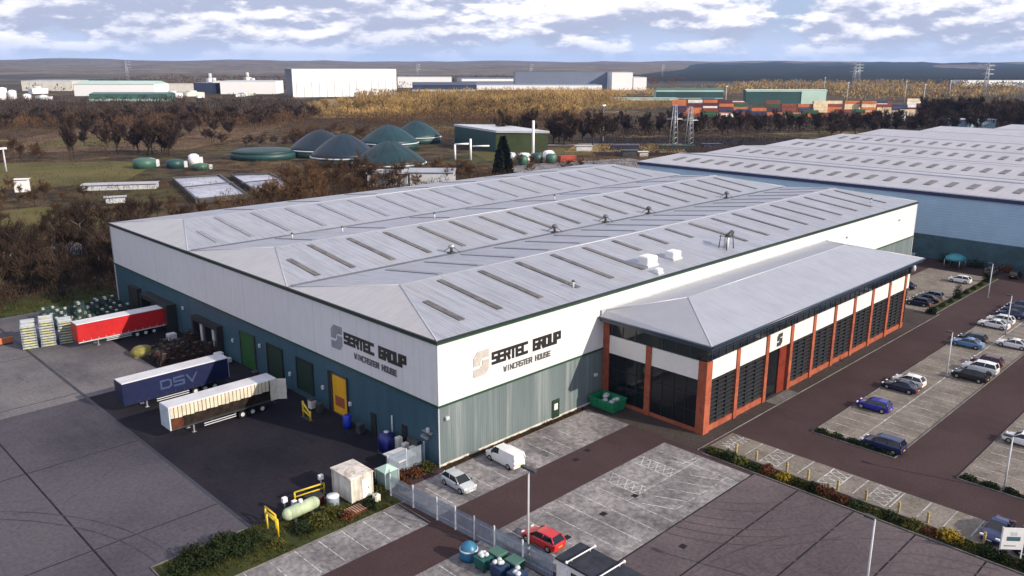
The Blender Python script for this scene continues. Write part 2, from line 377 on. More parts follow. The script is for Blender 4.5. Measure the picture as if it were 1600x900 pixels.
# slab joints of the yard and seams of the car park
jm = MB()
for x in (-32.2, -44, -56, -68): jm.quad((x-.09, -3, .008), (x+.09, -3, .008), (x+.09, 94, .008), (x-.09, 94, .008))
for y in (9.5, 29.5, 49.5, 69.5): jm.quad((-95, y-.07, .009), (-20.6, y-.07, .009), (-20.6, y+.07, .009), (-95, y+.07, .009))
for y in (-24.4, -29.4, -35.2, -41.0, -47): jm.quad((-60, y-.08, .010), (23, y-.08, .010), (23, y+.08, .010), (-60, y+.08, .010))
struct(jm.build('slab_joints', M['joint']))
kb = MB()
def kerb(x0, x1, y0, y1): kb.bbox(x0, x1, y0, y1, 0, .12, .02)
kerb(23.5, 99, -17.12, -17.0); kerb(23.1, 23.25, -60, -17.9); kerb(25.45, 25.6, -60, -17.9)
kerb(37.3, 37.42, -33.5, -23.8); kerb(37.42, 116, -23.9, -23.78); kerb(37.42, 116, -33.52, -33.4)
kerb(37.3, 37.42, -60, -39.9); kerb(37.42, 116, -39.98, -39.86)
kerb(-29.6, -7.1, -3.12, -3.0); kerb(0, 23.4, -1.08, -.98); kerb(99, 134, -16.5, -16.38)
kerb(-29.72, -29.6, -3.1, 3.3); kerb(-29.6, -20.6, 3.2, 3.32)
struct(kb.build('kerb', M['kerb']))
ln = MB()
def lx(x, y0, y1, w_=.11): ln.quad((x-w_/2, y0, .020), (x+w_/2, y0, .020), (x+w_/2, y1, .020), (x-w_/2, y1, .020))
def ly(y, x0, x1, w_=.11): ln.quad((x0, y-w_/2, .0205), (x1, y-w_/2, .0205), (x1, y+w_/2, .0205), (x0, y+w_/2, .0205))
def seg(a, b, w_=.1, z=.0212):
    a = Vector((*a, z)); b = Vector((*b, z)); d = (b-a).normalized(); n_ = Vector((-d.y, d.x, 0))*w_/2
    ln.quad(a-n_, b-n_, b+n_, a+n_)
for k in range(12): lx(-9.8-2.42*k, -7.6, -3.2)
for k in range(5): lx(-3.9+2.5*k, -7.1, -2.4)
for k in range(4): lx(8.6+2.5*k, -7.1, -2.4)
for k in range(6): lx(-3.4+2.45*k, -23.9, -13.7)
for k in range(5): lx(-9.2-2.45*k, -20, -13.9)
# hatched disabled bays
for x0 in (10.6, 16.0):
    lx(x0, -18.4, -13.7, .14); lx(x0+1.8, -18.4, -13.7, .14)
    for k in range(5): seg((x0, -13.9-.95*k), (x0+1.8, -14.8-.95*k), .11); seg((x0+1.8, -13.9-.95*k), (x0, -14.8-.95*k), .11, .0225)
ly(-18.5, 9, 22, .1); lx(20.2, -23.8, -13.8)
for k in range(5): seg((9.5+2.1*k, -19.8), (10.9+2.1*k, -22.8), .12); seg((10.9+2.1*k, -22.8), (12+2.1*k, -22.9), .12)
seg((18.8, -15), (19.6, -17.8), .14); seg((19.6, -17.8), (21.8, -18.0), .14)
for y in (-19.0, -21.4, -27.6, -33.6, -37.3, -39.9, -42.3, -44.7, -50): ly(y, 26.4, 30.3)
for y0 in (-25.3, -31.9, -36.9): 
    ly(y0+2.0, 26.2, 30.3, .14); ly(y0, 26.2, 30.3, .14)
    for k in range(4): seg((26.2+1.0*k, y0), (27.2+1.0*k, y0+2.0), .11); seg((27.2+1.0*k, y0), (26.2+1.0*k, y0+2.0), .11, .0225)
for k in range(5): seg((26.4+.75*k, -18.0), (27.2+.75*k, -19.9), .11); seg((27.2+.75*k, -18.0), (26.4+.75*k, -19.9), .11, .0225)
for k in range(31): lx(39.4+2.45*k, -28.2, -24.2, .09); lx(39.4+2.45*k, -33.1, -29.0, .09)
ly(-28.6, 39, 115, .16)
for k in range(31): lx(39.4+2.45*k, -45, -40.4, .09)
for k in range(12): lx(101+2.45*k, -8, -3.6, .09); lx(101+2.45*k, -14.4, -10.4, .09)
struct(ln.build('road_marking', M['paint_line']))
mh = MB()
for x, y in ((5.2, -18.4), (10.2, -18.4), (-.4, -18.7), (14.6, -8.4), (11.9, -9), (6, -27)): mh.quad((x-.35, y-.3, .024), (x+.35, y-.3, .024), (x+.35, y+.3, .024), (x-.35, y+.3, .024))
struct(mh.build('drain_cover', M['joint']))
# fields
def field(name, pts, z, m_): return struct(MB().poly([(x, y, z) for x, y in pts]).build(name, m_))
field('grass_field', [(8, 262), (60, 252), (92, 300), (84, 322), (40, 352), (10, 330)], .0, M['grass'])
field('grass_field', [(-10, 165), (24, 158), (36, 190), (22, 214), (0, 214)], .0, M['grass'])
field('grass_field', [(205, 212), (262, 196), (282, 225), (225, 246)], .0, M['grass'])
field('meadow', [(60, 395), (130, 352), (215, 430), (330, 560), (180, 600), (90, 480)], .004, M['scrubland'])
field('meadow', [(70, 420), (105, 400), (150, 440), (110, 470)], .010, M['grass'])
field('meadow', [(300, 540), (470, 400), (760, 640), (520, 850)], .004, M['straw'])
field('meadow', [(260, 215), (300, 170), (340, 200), (300, 240)], .006, M['straw'])
field('path', [(250, 262), (300, 226), (304, 230), (254, 268)], .010, M['bay_conc'])
field('railway_land', [(255, 190), (330, 130), (430, 170), (330, 262)], .004, M['yard_dark'])
# curved tyre marks in the open car park and the yard
M['tyre_mark'] = mat('tyre_mark', (.068, .056, .061), .85, var=.3, scale=.5); M['tyre_mark_y'] = mat('yard_tyre_mark', (.048, .045, .056), .85, var=.3, scale=.5)
def arcs(cx_, cy_, radii, a0, a1, m_, x_lim=22.8):
    q = MB()
    for i, r_ in enumerate(radii):
        for off in (0, 1.5):
            rr_ = r_+off; n = 40; prev = None
            for k in range(n+1):
                a = R(a0+(a1-a0)*k/n+7*math.sin(i*2.3)); x = cx_+rr_*math.cos(a); y = cy_+rr_*math.sin(a)*.9
                cur = (Vector((x, y, .0118+.00012*i)), Vector((cx_+(rr_+.16)*math.cos(a), cy_+(rr_+.16)*math.sin(a)*.9, .0118+.00012*i)))
                if prev and x < x_lim and y < -24.7 or (prev and x_lim < 0 and x < x_lim and -2 < y < 46): q.quad(prev[0], cur[0], cur[1], prev[1])
                prev = cur
    return struct(q.build('tyre_marks', m_))
arcs(2, -52, [7, 9.5, 12.6, 16, 19.2, 23], 10, 120, M['tyre_mark']); arcs(26, -20, [12, 15.5, 18.3], 185, 265, M['tyre_mark'])
arcs(-62, 2, [22, 33], -2, 70, M['tyre_mark_y'], -20.8)
field('road', [(-40, 140), (30, 135), (30, 149), (-40, 152)], .006, M['yard_conc'])
field('yard', [(175, 130), (250, 120), (260, 175), (190, 195)], .008, M['bay_conc'])
# ================================================================ main warehouse
L, W, H, HW, HR, INS = 130.8, 91.6, 14.4, 7.1, 16.3, 6.65
AY = [0, 29.9, 59.2, 91.6]
wh = empty('warehouse', (0, 0, 0), 'huge white and teal clad warehouse with three hipped ridges and lettering on two walls', 'warehouse')
def wall_quad(name, pts, m_, parent, inward, t=.15):
    """one flat wall leaf with thickness"""
    a = [Vector(p) for p in pts]; iv = Vector(inward)*t
    b = [p+iv for p in a]; n = len(a)
    return MB().add(a+b, [tuple(range(n)), tuple(reversed(range(n, 2*n)))]+[(i, n+i, n+(i+1) % n, (i+1) % n) for i in range(n)]).build(name, m_, parent)
E0 = .06
up_f = wall_quad('upper_wall', [(0, 0, HW), (L, 0, HW), (L, 0, H-.45), (0, 0, H-.45)], M['white_clad'], wh, (0, 1, 0))
up_l = wall_quad('upper_wall', [(0, W, HW), (0, .15, HW), (0, .15, H-.45), (0, W, H-.45)], M['white_clad_y'], wh, (1, 0, 0))
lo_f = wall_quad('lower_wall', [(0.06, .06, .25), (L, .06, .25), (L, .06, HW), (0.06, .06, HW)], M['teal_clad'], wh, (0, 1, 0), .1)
lo_l = wall_quad('lower_wall', [(.06, W, 0), (.06, .17, 0), (.06, .17, HW), (.06, W, HW)], M['teal_clad_y_shade'], wh, (1, 0, 0), .1)
wall_quad('rear_wall', [(L, W, 0), (0, W, 0), (0, W, H-.45), (L, W, H-.45)], M['white_clad'], wh, (0, -1, 0))
wall_quad('rear_wall', [(L, .15, 0), (L, W-.15, 0), (L, W-.15, H-.45), (L, .15, H-.45)], M['white_clad_y'], wh, (-1, 0, 0))
MB().box(.02, L, .01, .2, 0, .25).build('base_flashing', M['off_white'], wh)
tb = MB(); tb.box(-.08, L+.05, -.07, .12, HW-.22, HW+.02); tb.box(-.08, .12, .125, W, HW-.22, HW+.02)
tb.build('green_band', M['green_trim'], wh)
tb = MB(); tb.box(-.14, L+.1, -.14, .12, H-.47, H-.10); tb.box(-.14, .12, .125, W+.1, H-.47, H-.10); tb.box(.125, L+.1, W-.12, W+.1, H-.47, H-.1); tb.box(L-.12, L+.1, .125, W-.125, H-.47, H-.1)
tb.build('eaves_trim', M['green_trim'], wh)
tb = MB()
tb.box(-.22, L+.16, -.22, -.142, H-.22, H-.02); tb.box(-.22, -.142, -.138, W+.1, H-.22, H-.02); tb.box(-.20, L+.1, -.138, .3, H-.098, H-.05); tb.box(-.138, .3, .31, W+.1, H-.098, H-.05)
tb.build('gutter', M['dark_gutter'], wh)
MB().box(-.05, .06, -.05, .06, .0, H-.48).build('corner_trim', M['lightgrey'], wh)
MB().box(-.05, .06, W-.06, W+.05, .0, H-.48).build('corner_trim', M['lightgrey'], wh)
MB().box(L-.1, L+.08, -.06, .0, .0, H-.48).build('corner_trim', M['white'], wh)
def slope_z(y):
    for k in range(3):
        a, b = AY[k], AY[k+1]
        if a <= y <= b: mid = (a+b)/2; return H+(HR-H)*(1-abs(y-mid)/((b-a)/2))
rf = MB(); fl = MB(); vg = MB(); HPS = []
for k in range(3):
    a, b = AY[k], AY[k+1]; mid = (a+b)/2; x0, x1 = INS, L-INS
    A, B, C_, D = (0, a, H), (L, a, H), (L, b, H), (0, b, H); P, Q = (x0, mid, HR), (x1, mid, HR)
    rf.quad(A, B, Q, P); rf.quad(C_, D, P, Q)
    HPS += [MB().poly([D, A, P]), MB().poly([B, C_, Q])]
    fl.tube((x0-.1, mid, HR-.02), (x1+.1, mid, HR-.02), .09, n=6)
    for c in (A, D): fl.tube((c[0], c[1], c[2]+.01), (P[0], P[1], P[2]+.01), .075, n=6)
    for c in (B, C_): fl.tube((c[0], c[1], c[2]+.01), (Q[0], Q[1], Q[2]+.01), .075, n=6)
    if k < 2: vg.box(.6, L-.6, b-.42, b+.42, H-.02, H+.075)
rf.poly([(0, 0, H-.01), (0, W, H-.01), (L, W, H-.01), (L, 0, H-.01)])
roof = rf.build('roof', M['roof'], wh)
for h_ in HPS: h_.build('hip_end', M['roof_hip_sheen'], wh)
fl.build('ridge_flashing', M['roof_flash'], roof)
vg.build('valley_gutter', M['valley'], roof)
# lap line across the slopes
for x in (21.3, 56.0, 91.0, 112):
    for k in range(3):
        mid = (AY[k]+AY[k+1])/2
        for y0, y1 in ((AY[k]+.6, mid), (mid, AY[k+1]-.6)):
            lp = MB(); lp.quad((x-.12, y0, slope_z(y0)+.02), (x+.12, y0, slope_z(y0)+.02), (x+.12, y1, slope_z(y1)+.02), (x-.12, y1, slope_z(y1)+.02)); lp.build('lap_flashing', M['roof_flash'], roof)
def rlight(x, y0, y1):
    w_ = .42; q = []
    for z_ in (.015, .10):
        for xx, yy in ((x-w_, y0), (x+w_, y0), (x+w_, y1), (x-w_, y1)): q.append((xx, yy, slope_z(yy)+z_))
    MB().add(q, [(4, 5, 6, 7), (0, 1, 5, 4), (1, 2, 6, 5), (2, 3, 7, 6), (3, 0, 4, 7)]).build('rooflight', M['rooflight' if y1 < 14 or 31 < y0 < 44 else 'rooflight_pale'], roof)
for i in range(18):
    x = 6.2+6.85*i
    if i == 0: rlight(x-.3, 2.8, 9.2); rlight(x-.6, 31.6, 39); rlight(x-.4, 61, 68)
    else:
        rlight(x-1.2, 2.9 if i not in (6, 7, 8) else 8.6, 13.8)
        rlight(x-1.6, 31.9, 43.2)
        rlight(x-1.2, 61.4, 74.2)
    if i: rlight(x+1.0, 16.2, 27.6)
    if i % 2 == 1: rlight(x+1.0, 46, 57.4)
    if i % 2 == 0 and i: rlight(x+1.0, 77, 89)
# lettering and logo
def big_logo(o, ux, nrm, s, m_):
    mb = MB(); o = Vector(o); ux = Vector(ux); uz = Vector((0, 0, 1)); nrm = Vector(nrm)
    top = [(0, 1.15), (0, 2.1), (.55, 2.7), (2.1, 2.7), (2.1, 1.85), (1.25, 1.85), (.9, 1.55), (.9, 1.15)]
    bot = [(2.1, 1.6), (2.1, .6), (1.55, 0), (0, 0), (0, .85), (.85, .85), (1.2, 1.15), (1.2, 1.6)]
    for P in (top, bot):
        n = len(P); a = [o+ux*x*s+uz*y*s+nrm*.01 for x, y in P]; b = [p+nrm*.06 for p in a]
        mb.add(a+b, [tuple(range(n, 2*n)), tuple(reversed(range(n)))]+[(i, (i+1) % n, n+(i+1) % n, n+i) for i in range(n)])
    return mb
big_logo((5.0, 0, 8.95), (1, 0, 0), (0, -1, 0), 1.08, 0).build('logo', M['logo_beige'], up_f)
letters(MB(), 'SERTEC GROUP', (7.9, -.01, 9.75), (1, 0, 0), 1.50, 11.0, .36, (0, -1, 0)).build('lettering', M['ink'], up_f)
letters(MB(), 'WINCASTER HOUSE', (9.6, -.01, 8.45), (1, 0, 0), .72, 7.6, .15, (0, -1, 0)).build('lettering', M['ink2'], up_f)
big_logo((0, 20.1, 8.8), (0, -1, 0), (-1, 0, 0), 1.1, 0).build('logo', M['logo_grey'], up_l)
letters(MB(), 'SERTEC GROUP', (-.01, 17.2, 9.85), (0, -1, 0), 1.50, 11.7, .38, (-1, 0, 0)).build('lettering', M['ink'], up_l)
letters(MB(), 'WINCASTER HOUSE', (-.01, 15.3, 8.5), (0, -1, 0), .75, 8.1, .16, (-1, 0, 0)).build('lettering', M['ink2'], up_l)
# doors of the end wall
def wdoor(y0, y1, z0, z1, m_, label, frame=M['dark_metal'], d=.0):
    o = MB().box(-.06-d, .05, y0, y1, z0, z1).build('roller_door', m_, lo_l); tag(o, label)
    f = MB(); f.box(-.16-d, .05, y0-.18, y0-.002, z0, z1+.2); f.box(-.16-d, .05, y1+.002, y1+.18, z0, z1+.2); f.box(-.16-d, .05, y0, y1, z1+.002, z1+.2); f.build('door_frame', frame, o)
wdoor(17.3, 20.4, .3, 5.3, M['door_yellow'], 'yellow roller door half way along the end wall')
MB().box(-.11, .05, 20.62, 21.4, .2, 5.4).build('door_recess', M['black'], lo_l)
MB().box(-.09, -.062, 17.9, 19.9, 1.3, 2.6).build('warning_panel', M['brick'], lo_l)
wdoor(25.1, 28.7, .9, 5.1, M['door_dark'], 'dark green roller door beside the yellow one', M['black'])
wdoor(32.6, 36.4, .6, 5.1, M['door_dark'], 'dark green roller door behind the pale trailer', M['black'])
wdoor(40.1, 44.1, .1, 5.2, M['door_green'], 'bright green roller door behind the blue trailer')
for y0, y1, n in ((49.8, 58.4, 2), (65.9, 76.8, 2)):
    d = MB(); dd = 1.6 if y0 > 60 else .9
    d.box(-dd, .05, y0, y0+.5, 0, 4.6); d.box(-dd, .05, y1-.5, y1, 0, 4.6); d.box(-dd, .05, y0+.502, y1-.502, 3.9, 4.6); d.box(-dd, .05, (y0+y1)/2-.3, (y0+y1)/2+.3, 0, 3.898)
    ds = d.build('dock_shelter', M['black'], wh)
    MB().box(-.12, .05, y0+.502, y1-.502, .9, 3.9).build('dock_door', M['louvre'], ds)
    for k in (0, 1):
        yy = y0+1.9+k*(y1-y0)*.47
        MB().box(-.5, -.25, yy, yy+.7, .9, 3.6).build('dock_curtain', M['lightgrey'], ds)
MB().box(-.7, .05, 80.2, 84.3, 0, 4.4).build('dock_shelter', M['black'], wh)
MB().box(-.08, .05, 11.5, 12.5, 0, 2.6).build('side_door', M['black'], wh)
MB().box(-.08, .05, 5.6, 6.5, .2, 3.0).build('side_door', M['black'], wh)
sd = MB().box(17.8, 19.1, -.05, .07, .15, 2.5).build('side_door', M['door_dark'], wh)
MB().box(18.15, 18.75, -.08, -.052, 1.2, 2.0).build('door_sign', M['white'], sd)
dp = MB()
for y in (8.1,): dp.tube((-.2, y, 0), (-.2, y, 3.6), .09, n=6)
dp.build('vent_pipe', M['lightgrey'], wh)
for (x, y, z) in ((1.05, -.12, 5.5), (25.8, -.12, 3.8), (97.4, -.12, 11.5), (121.8, -.12, 11.6)):
    o = MB().bbox(x-.25, x+.25, -.32, .02, z-.15, z+.2, .05).build('floodlight', M['lightgrey'], wh)
for (y, z) in ((22.6, 2.8), (38.4, 4.4), (46.5, 3.2), (30.6, 2.4), (16.6, 2.4), (1.7, 3.9), (63, 4.6)):
    MB().bbox(-.28, .02, y-.2, y+.2, z-.25, z+.25, .05).build('floodlight', M['lightgrey'], wh)
cb = MB(); cb.box(-.4, 0, .9, 2.4, 3.65, 3.75); cb.box(-.45, 0, 1.5, 2.6, 2.9, 3.2); cb.build('wall_bracket', M['steel'], wh)
MB().box(-.5, 0.02, 3.2, 5.0, 0.3, 2.1).build('wall_plant', M['dark_metal'], wh)
# things on the roof
def cowl(x, y, lab):
    t = empty('roof_cowl', (x, y, slope_z(y)), lab, 'roof vent', 'flue cowls along the roof valleys')
    z = slope_z(y)
    MB().tube((x, y, z-.1), (x, y, z+1.15), .22, n=8).build('flue', M['dark_metal'], t)
    MB().lathe([(.15, 1.0), (.5, .95), (.52, 1.15), (.35, 1.4), (.12, 1.5), (0.01, 1.52)], (x, y, z), 12).build('cowl_hood', M['steel'] if x < 30 else M['valley'], t)
    MB().box(x-.5, x+.5, y-.4, y+.4, z-.05, z+.25).build('flue_base', M['dark_metal'], t)
    s_ = MB(); s_.tube((x, y, z+1.1), (x+1.1, y-.9, slope_z(y-.9)+.05), .05, n=5); s_.tube((x, y, z+1.1), (x-.4, y+1.3, slope_z(y+1.3)+.05), .05, n=5); s_.build('stay', M['dark_metal'], t)
cowl(27.8, 30.1, 'white domed flue cowl nearest the front end of the roof valley')
cowl(50.8, 30.1, 'dark flue cowl second along the roof valley')
cowl(64.4, 30.1, 'dark flue cowl third along the roof valley')
cowl(77.4, 30.1, 'dark flue cowl fourth along the roof valley')
cowl(105.2, 30.1, 'flue cowl at the far end of the roof valley near the blue fascia')
def unit(x, y, s, lab):
    z = slope_z(y); t = empty('roof_fan', (x, y, z), lab, 'roof fan', 'white roof fan units')
    MB().bbox(x-1.0*s, x+1.0*s, y-.8*s, y+.8*s, z+.15, z+1.15*s, .14).build('housing', M['white'], t)
    MB().box(x-1.1*s, x+1.1*s, y-.9*s, y+.9*s, z-.25, z+.148).build('upstand', M['lightgrey'], t)
    MB().box(x-.7*s, x+.7*s, y-.8*s-.04, y-.8*s+.02, z+.35, z+.9*s).build('grille', M['lightgrey'], t)
unit(41.6, 4.0, 1.15, 'largest white fan unit left of its twin on the near roof slope')
unit(47.6, 3.9, 1.0, 'white fan unit right of its twin on the near roof slope')
unit(39.9, .95, .6, 'smallest white fan unit right above the green eaves')
t = empty('extract_stack', (59.9, 2.6, slope_z(2.6)), 'grey extract pipe on a steel frame near the green eaves', 'extract stack'); z = slope_z(2.6)
f = MB()
for dx, dy in ((-1, -.7), (1, -.7), (-1, .7), (1, .7)): f.tube((59.9+dx, 2.6+dy, z-.1), (59.9+dx*.8, 2.6+dy*.8, z+2.1), .08, n=5)
f.tube((58.9, 1.9, z+1.9), (60.9, 3.3, z+1.9), .06, n=5); f.tube((60.9, 1.9, z+1.9), (58.9, 3.3, z+1.9), .06, n=5); f.build('frame', M['dark_metal'], t)
MB().tube((59.9, 2.6, z-.1), (59.9, 2.6, z+1.7), .4, n=10).build('duct', M['lightgrey'], t)
MB().tube((59.9, 2.6, z+1.7), (61.4, 2.6, z+2.3), .38, n=10).build('duct_elbow', M['dark_metal'], t)
for x, y, lab in ((24.9, 3.2, 'small pipe vent on the near slope close to the lap flashing'), (14, 52.5, 'small pipe vent low on the middle far slope'), (22, 50.5, 'small pipe vent mid way on the middle far slope'), (40.5, 49.5, 'lone pipe vent on the middle far slope'), (70, 47.8, 'tiny pipe vent near the middle ridge'), (118, 4.5, 'pipe vent near the far end of the near slope')):
    z = slope_z(y); t = empty('pipe_vent', (x, y, z), lab, 'roof vent')
    MB().tube((x, y, z-.1), (x, y, z+.9), .13, n=8).build('pipe', M['lightgrey'], t); MB().lathe([(.28, .85), (.02, 1.1)], (x, y, z), 8).build('cap', M['dark_metal'], t)

# ================================================================ office annex
an = empty('office_annex', (27.3, -15.3, 0), 'orange brick office annex with dark louvred windows and hipped grey roof', 'office building')
X0, X1, Y0 = 27.3, 88.4, -15.3
cx = [27.3+.55, 34.3, 41.4, 47.8, 54.2, 60.6, 67.0, 73.4, 79.8, 86.2]
MB().box(X0+.35, X1-.2, Y0+.5, -.02, 0, 11.3).build('inner_wall', M['louvre'], an)
pl = MB(); pl.box(28.4, cx[2], Y0+.12, Y0+.5, 0, .75); pl.box(cx[3], X1-1.0, Y0+.12, Y0+.5, 0, .75); pl.box(X0+.12, X0+.5, Y0+.5, -.02, 0, .5)
pl.build('brick_plinth', M['brick'], an)
def column(x0, x1, y0, y1, z1=9.0): MB().box(x0, x1, y0, y1, 0, z1).build('brick_column', M['brick'], an)
column(X0-.05, X0+1.15, Y0-.05, Y0+1.1, 9.0)
for x in cx[1:]: column(x-.35, x+.35, Y0-.05, Y0+.55, 9.0)
column(X0-.05, X0+.5, -7.5, -6.7, 9.0); column(X0-.05, X0+.5, -.95, -.03, 10.9)
column(X1-.6, X1, Y0+.6, Y0+1.4, 9.0)
gs = cx+[X1-.2]
ed = [X0+1.15]+[c+.35 for c in cx[1:]]; en = [c-.35 for c in cx[1:]]+[X1-.5]
for k in range(len(en)):
    a, b = ed[k], en[k]
    if k == 9: pass
    wp = MB().box(a+.002, b-.002, Y0+.1, Y0+.5, 6.6, 8.95).build('white_panel', M['panel_white'], an)
    if k == 2:
        big_logo(((a+b)/2-.75, Y0+.1, 6.95), (1, 0, 0), (0, -1, 0), .62, 0).build('logo', M['dark_metal'], wp)
        # entrance recess
        en_w = MB(); en_w.box(a+.01, b-.01, Y0+.44, Y0+.49, 0, 6.59)
        en_w.build('entrance_glazing', M['dark_glass'], an)
        MB().box(b-2.2, b-.3, Y0+.3, Y0+.435, 0, 6.5).build('entrance_brick', mat('dark_red_brick', (.14, .022, .012), .8, var=.3, bump=.4), an)
        MB().box(a-.1, b+.1, Y0-1.6, Y0-.08, .0, .09).build('entrance_step', M['kerb'], an)
        continue
    gl = MB().box(a+.002, b-.002, Y0+.36, Y0+.48, .76, 6.59).build('window', M['dark_glass'], an)
    sl_ = MB()
    for q in range(11):
        z = 1.05+q*.52; sl_.add([(a+.05, Y0+.08, z), (b-.05, Y0+.08, z), (b-.05, Y0+.34, z+.16), (a+.05, Y0+.34, z+.16), (a+.05, Y0+.08, z+.05), (b-.05, Y0+.08, z+.05), (b-.05, Y0+.34, z+.21), (a+.05, Y0+.34, z+.21)],
             [(3, 2, 1, 0), (4, 5, 6, 7), (0, 1, 5, 4), (1, 2, 6, 5), (2, 3, 7, 6), (3, 0, 4, 7)])
    for q in (.33, .66): sl_.box(a+(b-a)*q-.04, a+(b-a)*q+.04, Y0+.10, Y0+.355, .8, 6.55)
    sl_.build('sun_louvre', M['slat'], gl)
for a, b in ((Y0+1.1, -7.5), (-6.7, -.95)):
    g_ = MB().box(X0+.18, X0+.34, a+.002, b-.002, .51, 6.59).build('window', M['dark_glass'], an)
    mu = MB()
    for q in (.25, .5, .75): mu.box(X0+.12, X0+.178, a+(b-a)*q-.04, a+(b-a)*q+.04, .51, 6.59)
    for q in (2.5, 4.6): mu.box(X0+.13, X0+.177, a+.002, b-.002, q, q+.07)
    mu.build('mullion', M['black'], g_)
    MB().box(X0+.08, X0+.34, a+.002, b-.002, 6.6, 8.95).build('white_panel', M['panel_white'], an)
cg = MB(); cg.box(X0+.1, X1-.2, Y0+.1, Y0+.5, 9.02, 10.9); cg.box(X0+.1, X0+.34, Y0+.502, -.02, 9.02, 10.9)
cs = cg.build('clerestory_window', M['dark_glass'], an)
mu = MB()
x = X0+1
while x < X1-.5: mu.box(x-.05, x+.05, Y0+.03, Y0+.098, 9.02, 10.9); x += 1.6
for y in (-13, -11, -9, -5, -3, -1.4): mu.box(X0+.03, X0+.098, y-.05, y+.05, 9.02, 10.9)
mu.box(X0+.05, X1-.2, Y0+.05, Y0+.097, 9.9, 9.98)
mu.build('mullion', M['navy_trim'], cs)
EX0, EX1, EY0 = 26.2, 89.6, -16.4
fa = MB(); fa.box(EX0, EX1, EY0, EY0+.25, 10.98, 11.45); fa.box(EX0, EX0+.25, EY0+.252, -.25, 10.98, 11.45); fa.box(EX1-.25, EX1, EY0+.252, -.25, 10.98, 11.45)
fa.box(EX0+.01, EX1-.01, EY0+.01, -.25, 10.93, 10.978)
fa.build('eaves_fascia', M['navy_trim'], an)
g2 = MB(); g2.tube((EX0-.12, EY0-.12, 11.42), (EX1+.1, EY0-.12, 11.42), .15, n=8); g2.tube((EX0-.12, EY0-.12, 11.42), (EX0-.12, -.2, 11.42), .15, n=8); g2.build('gutter', M['steel'] if False else M['navy_trim'], an)
AP, AQ = (35.0, -7.2, 13.7), (80.6, -7.2, 13.7)
z0 = 11.5
ar = MB(); ar.quad((EX0, EY0, z0), (EX1, EY0, z0), AQ, AP); ar.quad((EX1-1, -.22, 12.1), (EX0+1, -.22, 12.1), AP, AQ)
aro = ar.build('roof', M['annex_roof'], an)
MB().poly([(EX0+1, -.22, 12.1), (EX0, -.22, z0), (EX0, EY0, z0), AP]).build('hip_end', M['annex_hip'], an); MB().poly([(EX1, EY0, z0), (EX1, -.22, z0), (EX1-1, -.22, 12.1), AQ]).build('hip_end', M['annex_hip'], an)
rr = MB()
for a, b in ((AP, AQ), (AP, (EX0, EY0, z0)), (AQ, (EX1, EY0, z0)), (AP, (EX0+1, -.22, 12.1)), (AQ, (EX1-1, -.22, 12.1))): rr.tube(a, b, .075, n=6)
rr.build('ridge_flashing', M['roof_flash'], aro)
MB().box(EX0+.3, EX1-.3, -.30, -.03, 11.3, 12.25).build('abutment_flashing', M['grey_trim'], an)
MB().lathe([(.35, 0), (.4, .5), (.3, .9), (.05, 1.0)], (87.6, -15.7, 9.6), 10).build('wall_lantern', M['lightgrey'], an)

# ================================================================ neighbouring warehouse
nb = empty('neighbour_warehouse', (144, -130, 0), 'vast pale roofed warehouse with a deep blue fascia and blue grey walls behind', 'warehouse')
NX, NY0, NY1 = 144.0, -130.0, 82.5
wall_quad('upper_wall', [(NX, NY1, 5.3), (NX, NY0, 5.3), (NX, NY0, 14.1), (NX, NY1, 14.1)], M['nb_wall'], nb, (1, 0, 0), .3)
wall_quad('lower_wall', [(NX-.08, NY1, 0), (NX-.08, NY0, 0), (NX-.08, NY0, 5.3), (NX-.08, NY1, 5.3)], M['nb_teal'], nb, (1, 0, 0), .3)
MB().box(NX-.35, NX+.3, NY0, NY1+.3, 14.11, 15.1).build('fascia', M['nb_fascia'], nb)
MB().box(NX-.55, NX-.36, NY0, NY1+.3, 14.9, 15.14).build('gutter', M['lightgrey'], nb)
RX = [160, 196, 232, 268, 304, 340, 376]; VX = [144, 178, 214, 250, 286, 322, 358, 394]
EN = [82.5, 82.5, 82.0, 81.5, 81.0, 72, 50, 50]
rb = MB(); gb = MB(); rc = MB(); vb = MB()
for k in range(7):
    ye = EN[k] if k < 5 else (70 if k == 5 else 52)
    a, r_, b = VX[k], RX[k], VX[k+1]
    zr = 16.5
    rb.quad((a, NY0, 15.1), (r_, NY0, zr), (r_, ye-3, zr), (a, ye, 15.1)); rb.quad((r_, NY0, zr), (b, NY0, 15.1), (b, ye, 15.1), (r_, ye-3, zr))
    rb.poly([(a, ye, 15.1), (r_, ye-3, zr), (b, ye, 15.1)])
    gb.quad((b, ye, 0), (a, ye, 0), (a, ye, 15.08), (b, ye, 15.08))
    rc.tube((r_, NY0, zr-.02), (r_, ye-3, zr-.02), .32 if k == 0 else .12, n=6)
    vb.box(b-.5, b+.5, NY0, ye, 15.0, 15.16)
nr = rb.build('roof', M['nb_roof'], nb); gb.build('gable_wall', M['nb_wall'], nb); rc.build('ridge_flashing', M['roof_flash'], nr); vb.build('valley_gutter', M['valley'], nr)
def nlight(mb, k, y, far=False):
    a, r_ = VX[k], RX[k]
    if far: a, r_ = VX[k+1], RX[k]
    f0, f1 = .34, .66; hw = .75
    P = lambda f, yy, dz: (a+(r_-a)*f, yy, 15.1+1.4*f+dz)
    q = [P(f0, y-hw, .03), P(f1, y-hw, .03), P(f1, y+hw, .03), P(f0, y+hw, .03), P(f0, y-hw, .14), P(f1, y-hw, .14), P(f1, y+hw, .14), P(f0, y+hw, .14)]
    return mb.add(q, [(4, 5, 6, 7), (0, 1, 5, 4), (1, 2, 6, 5), (2, 3, 7, 6), (3, 0, 4, 7)])
cnt = 0; rest = MB()
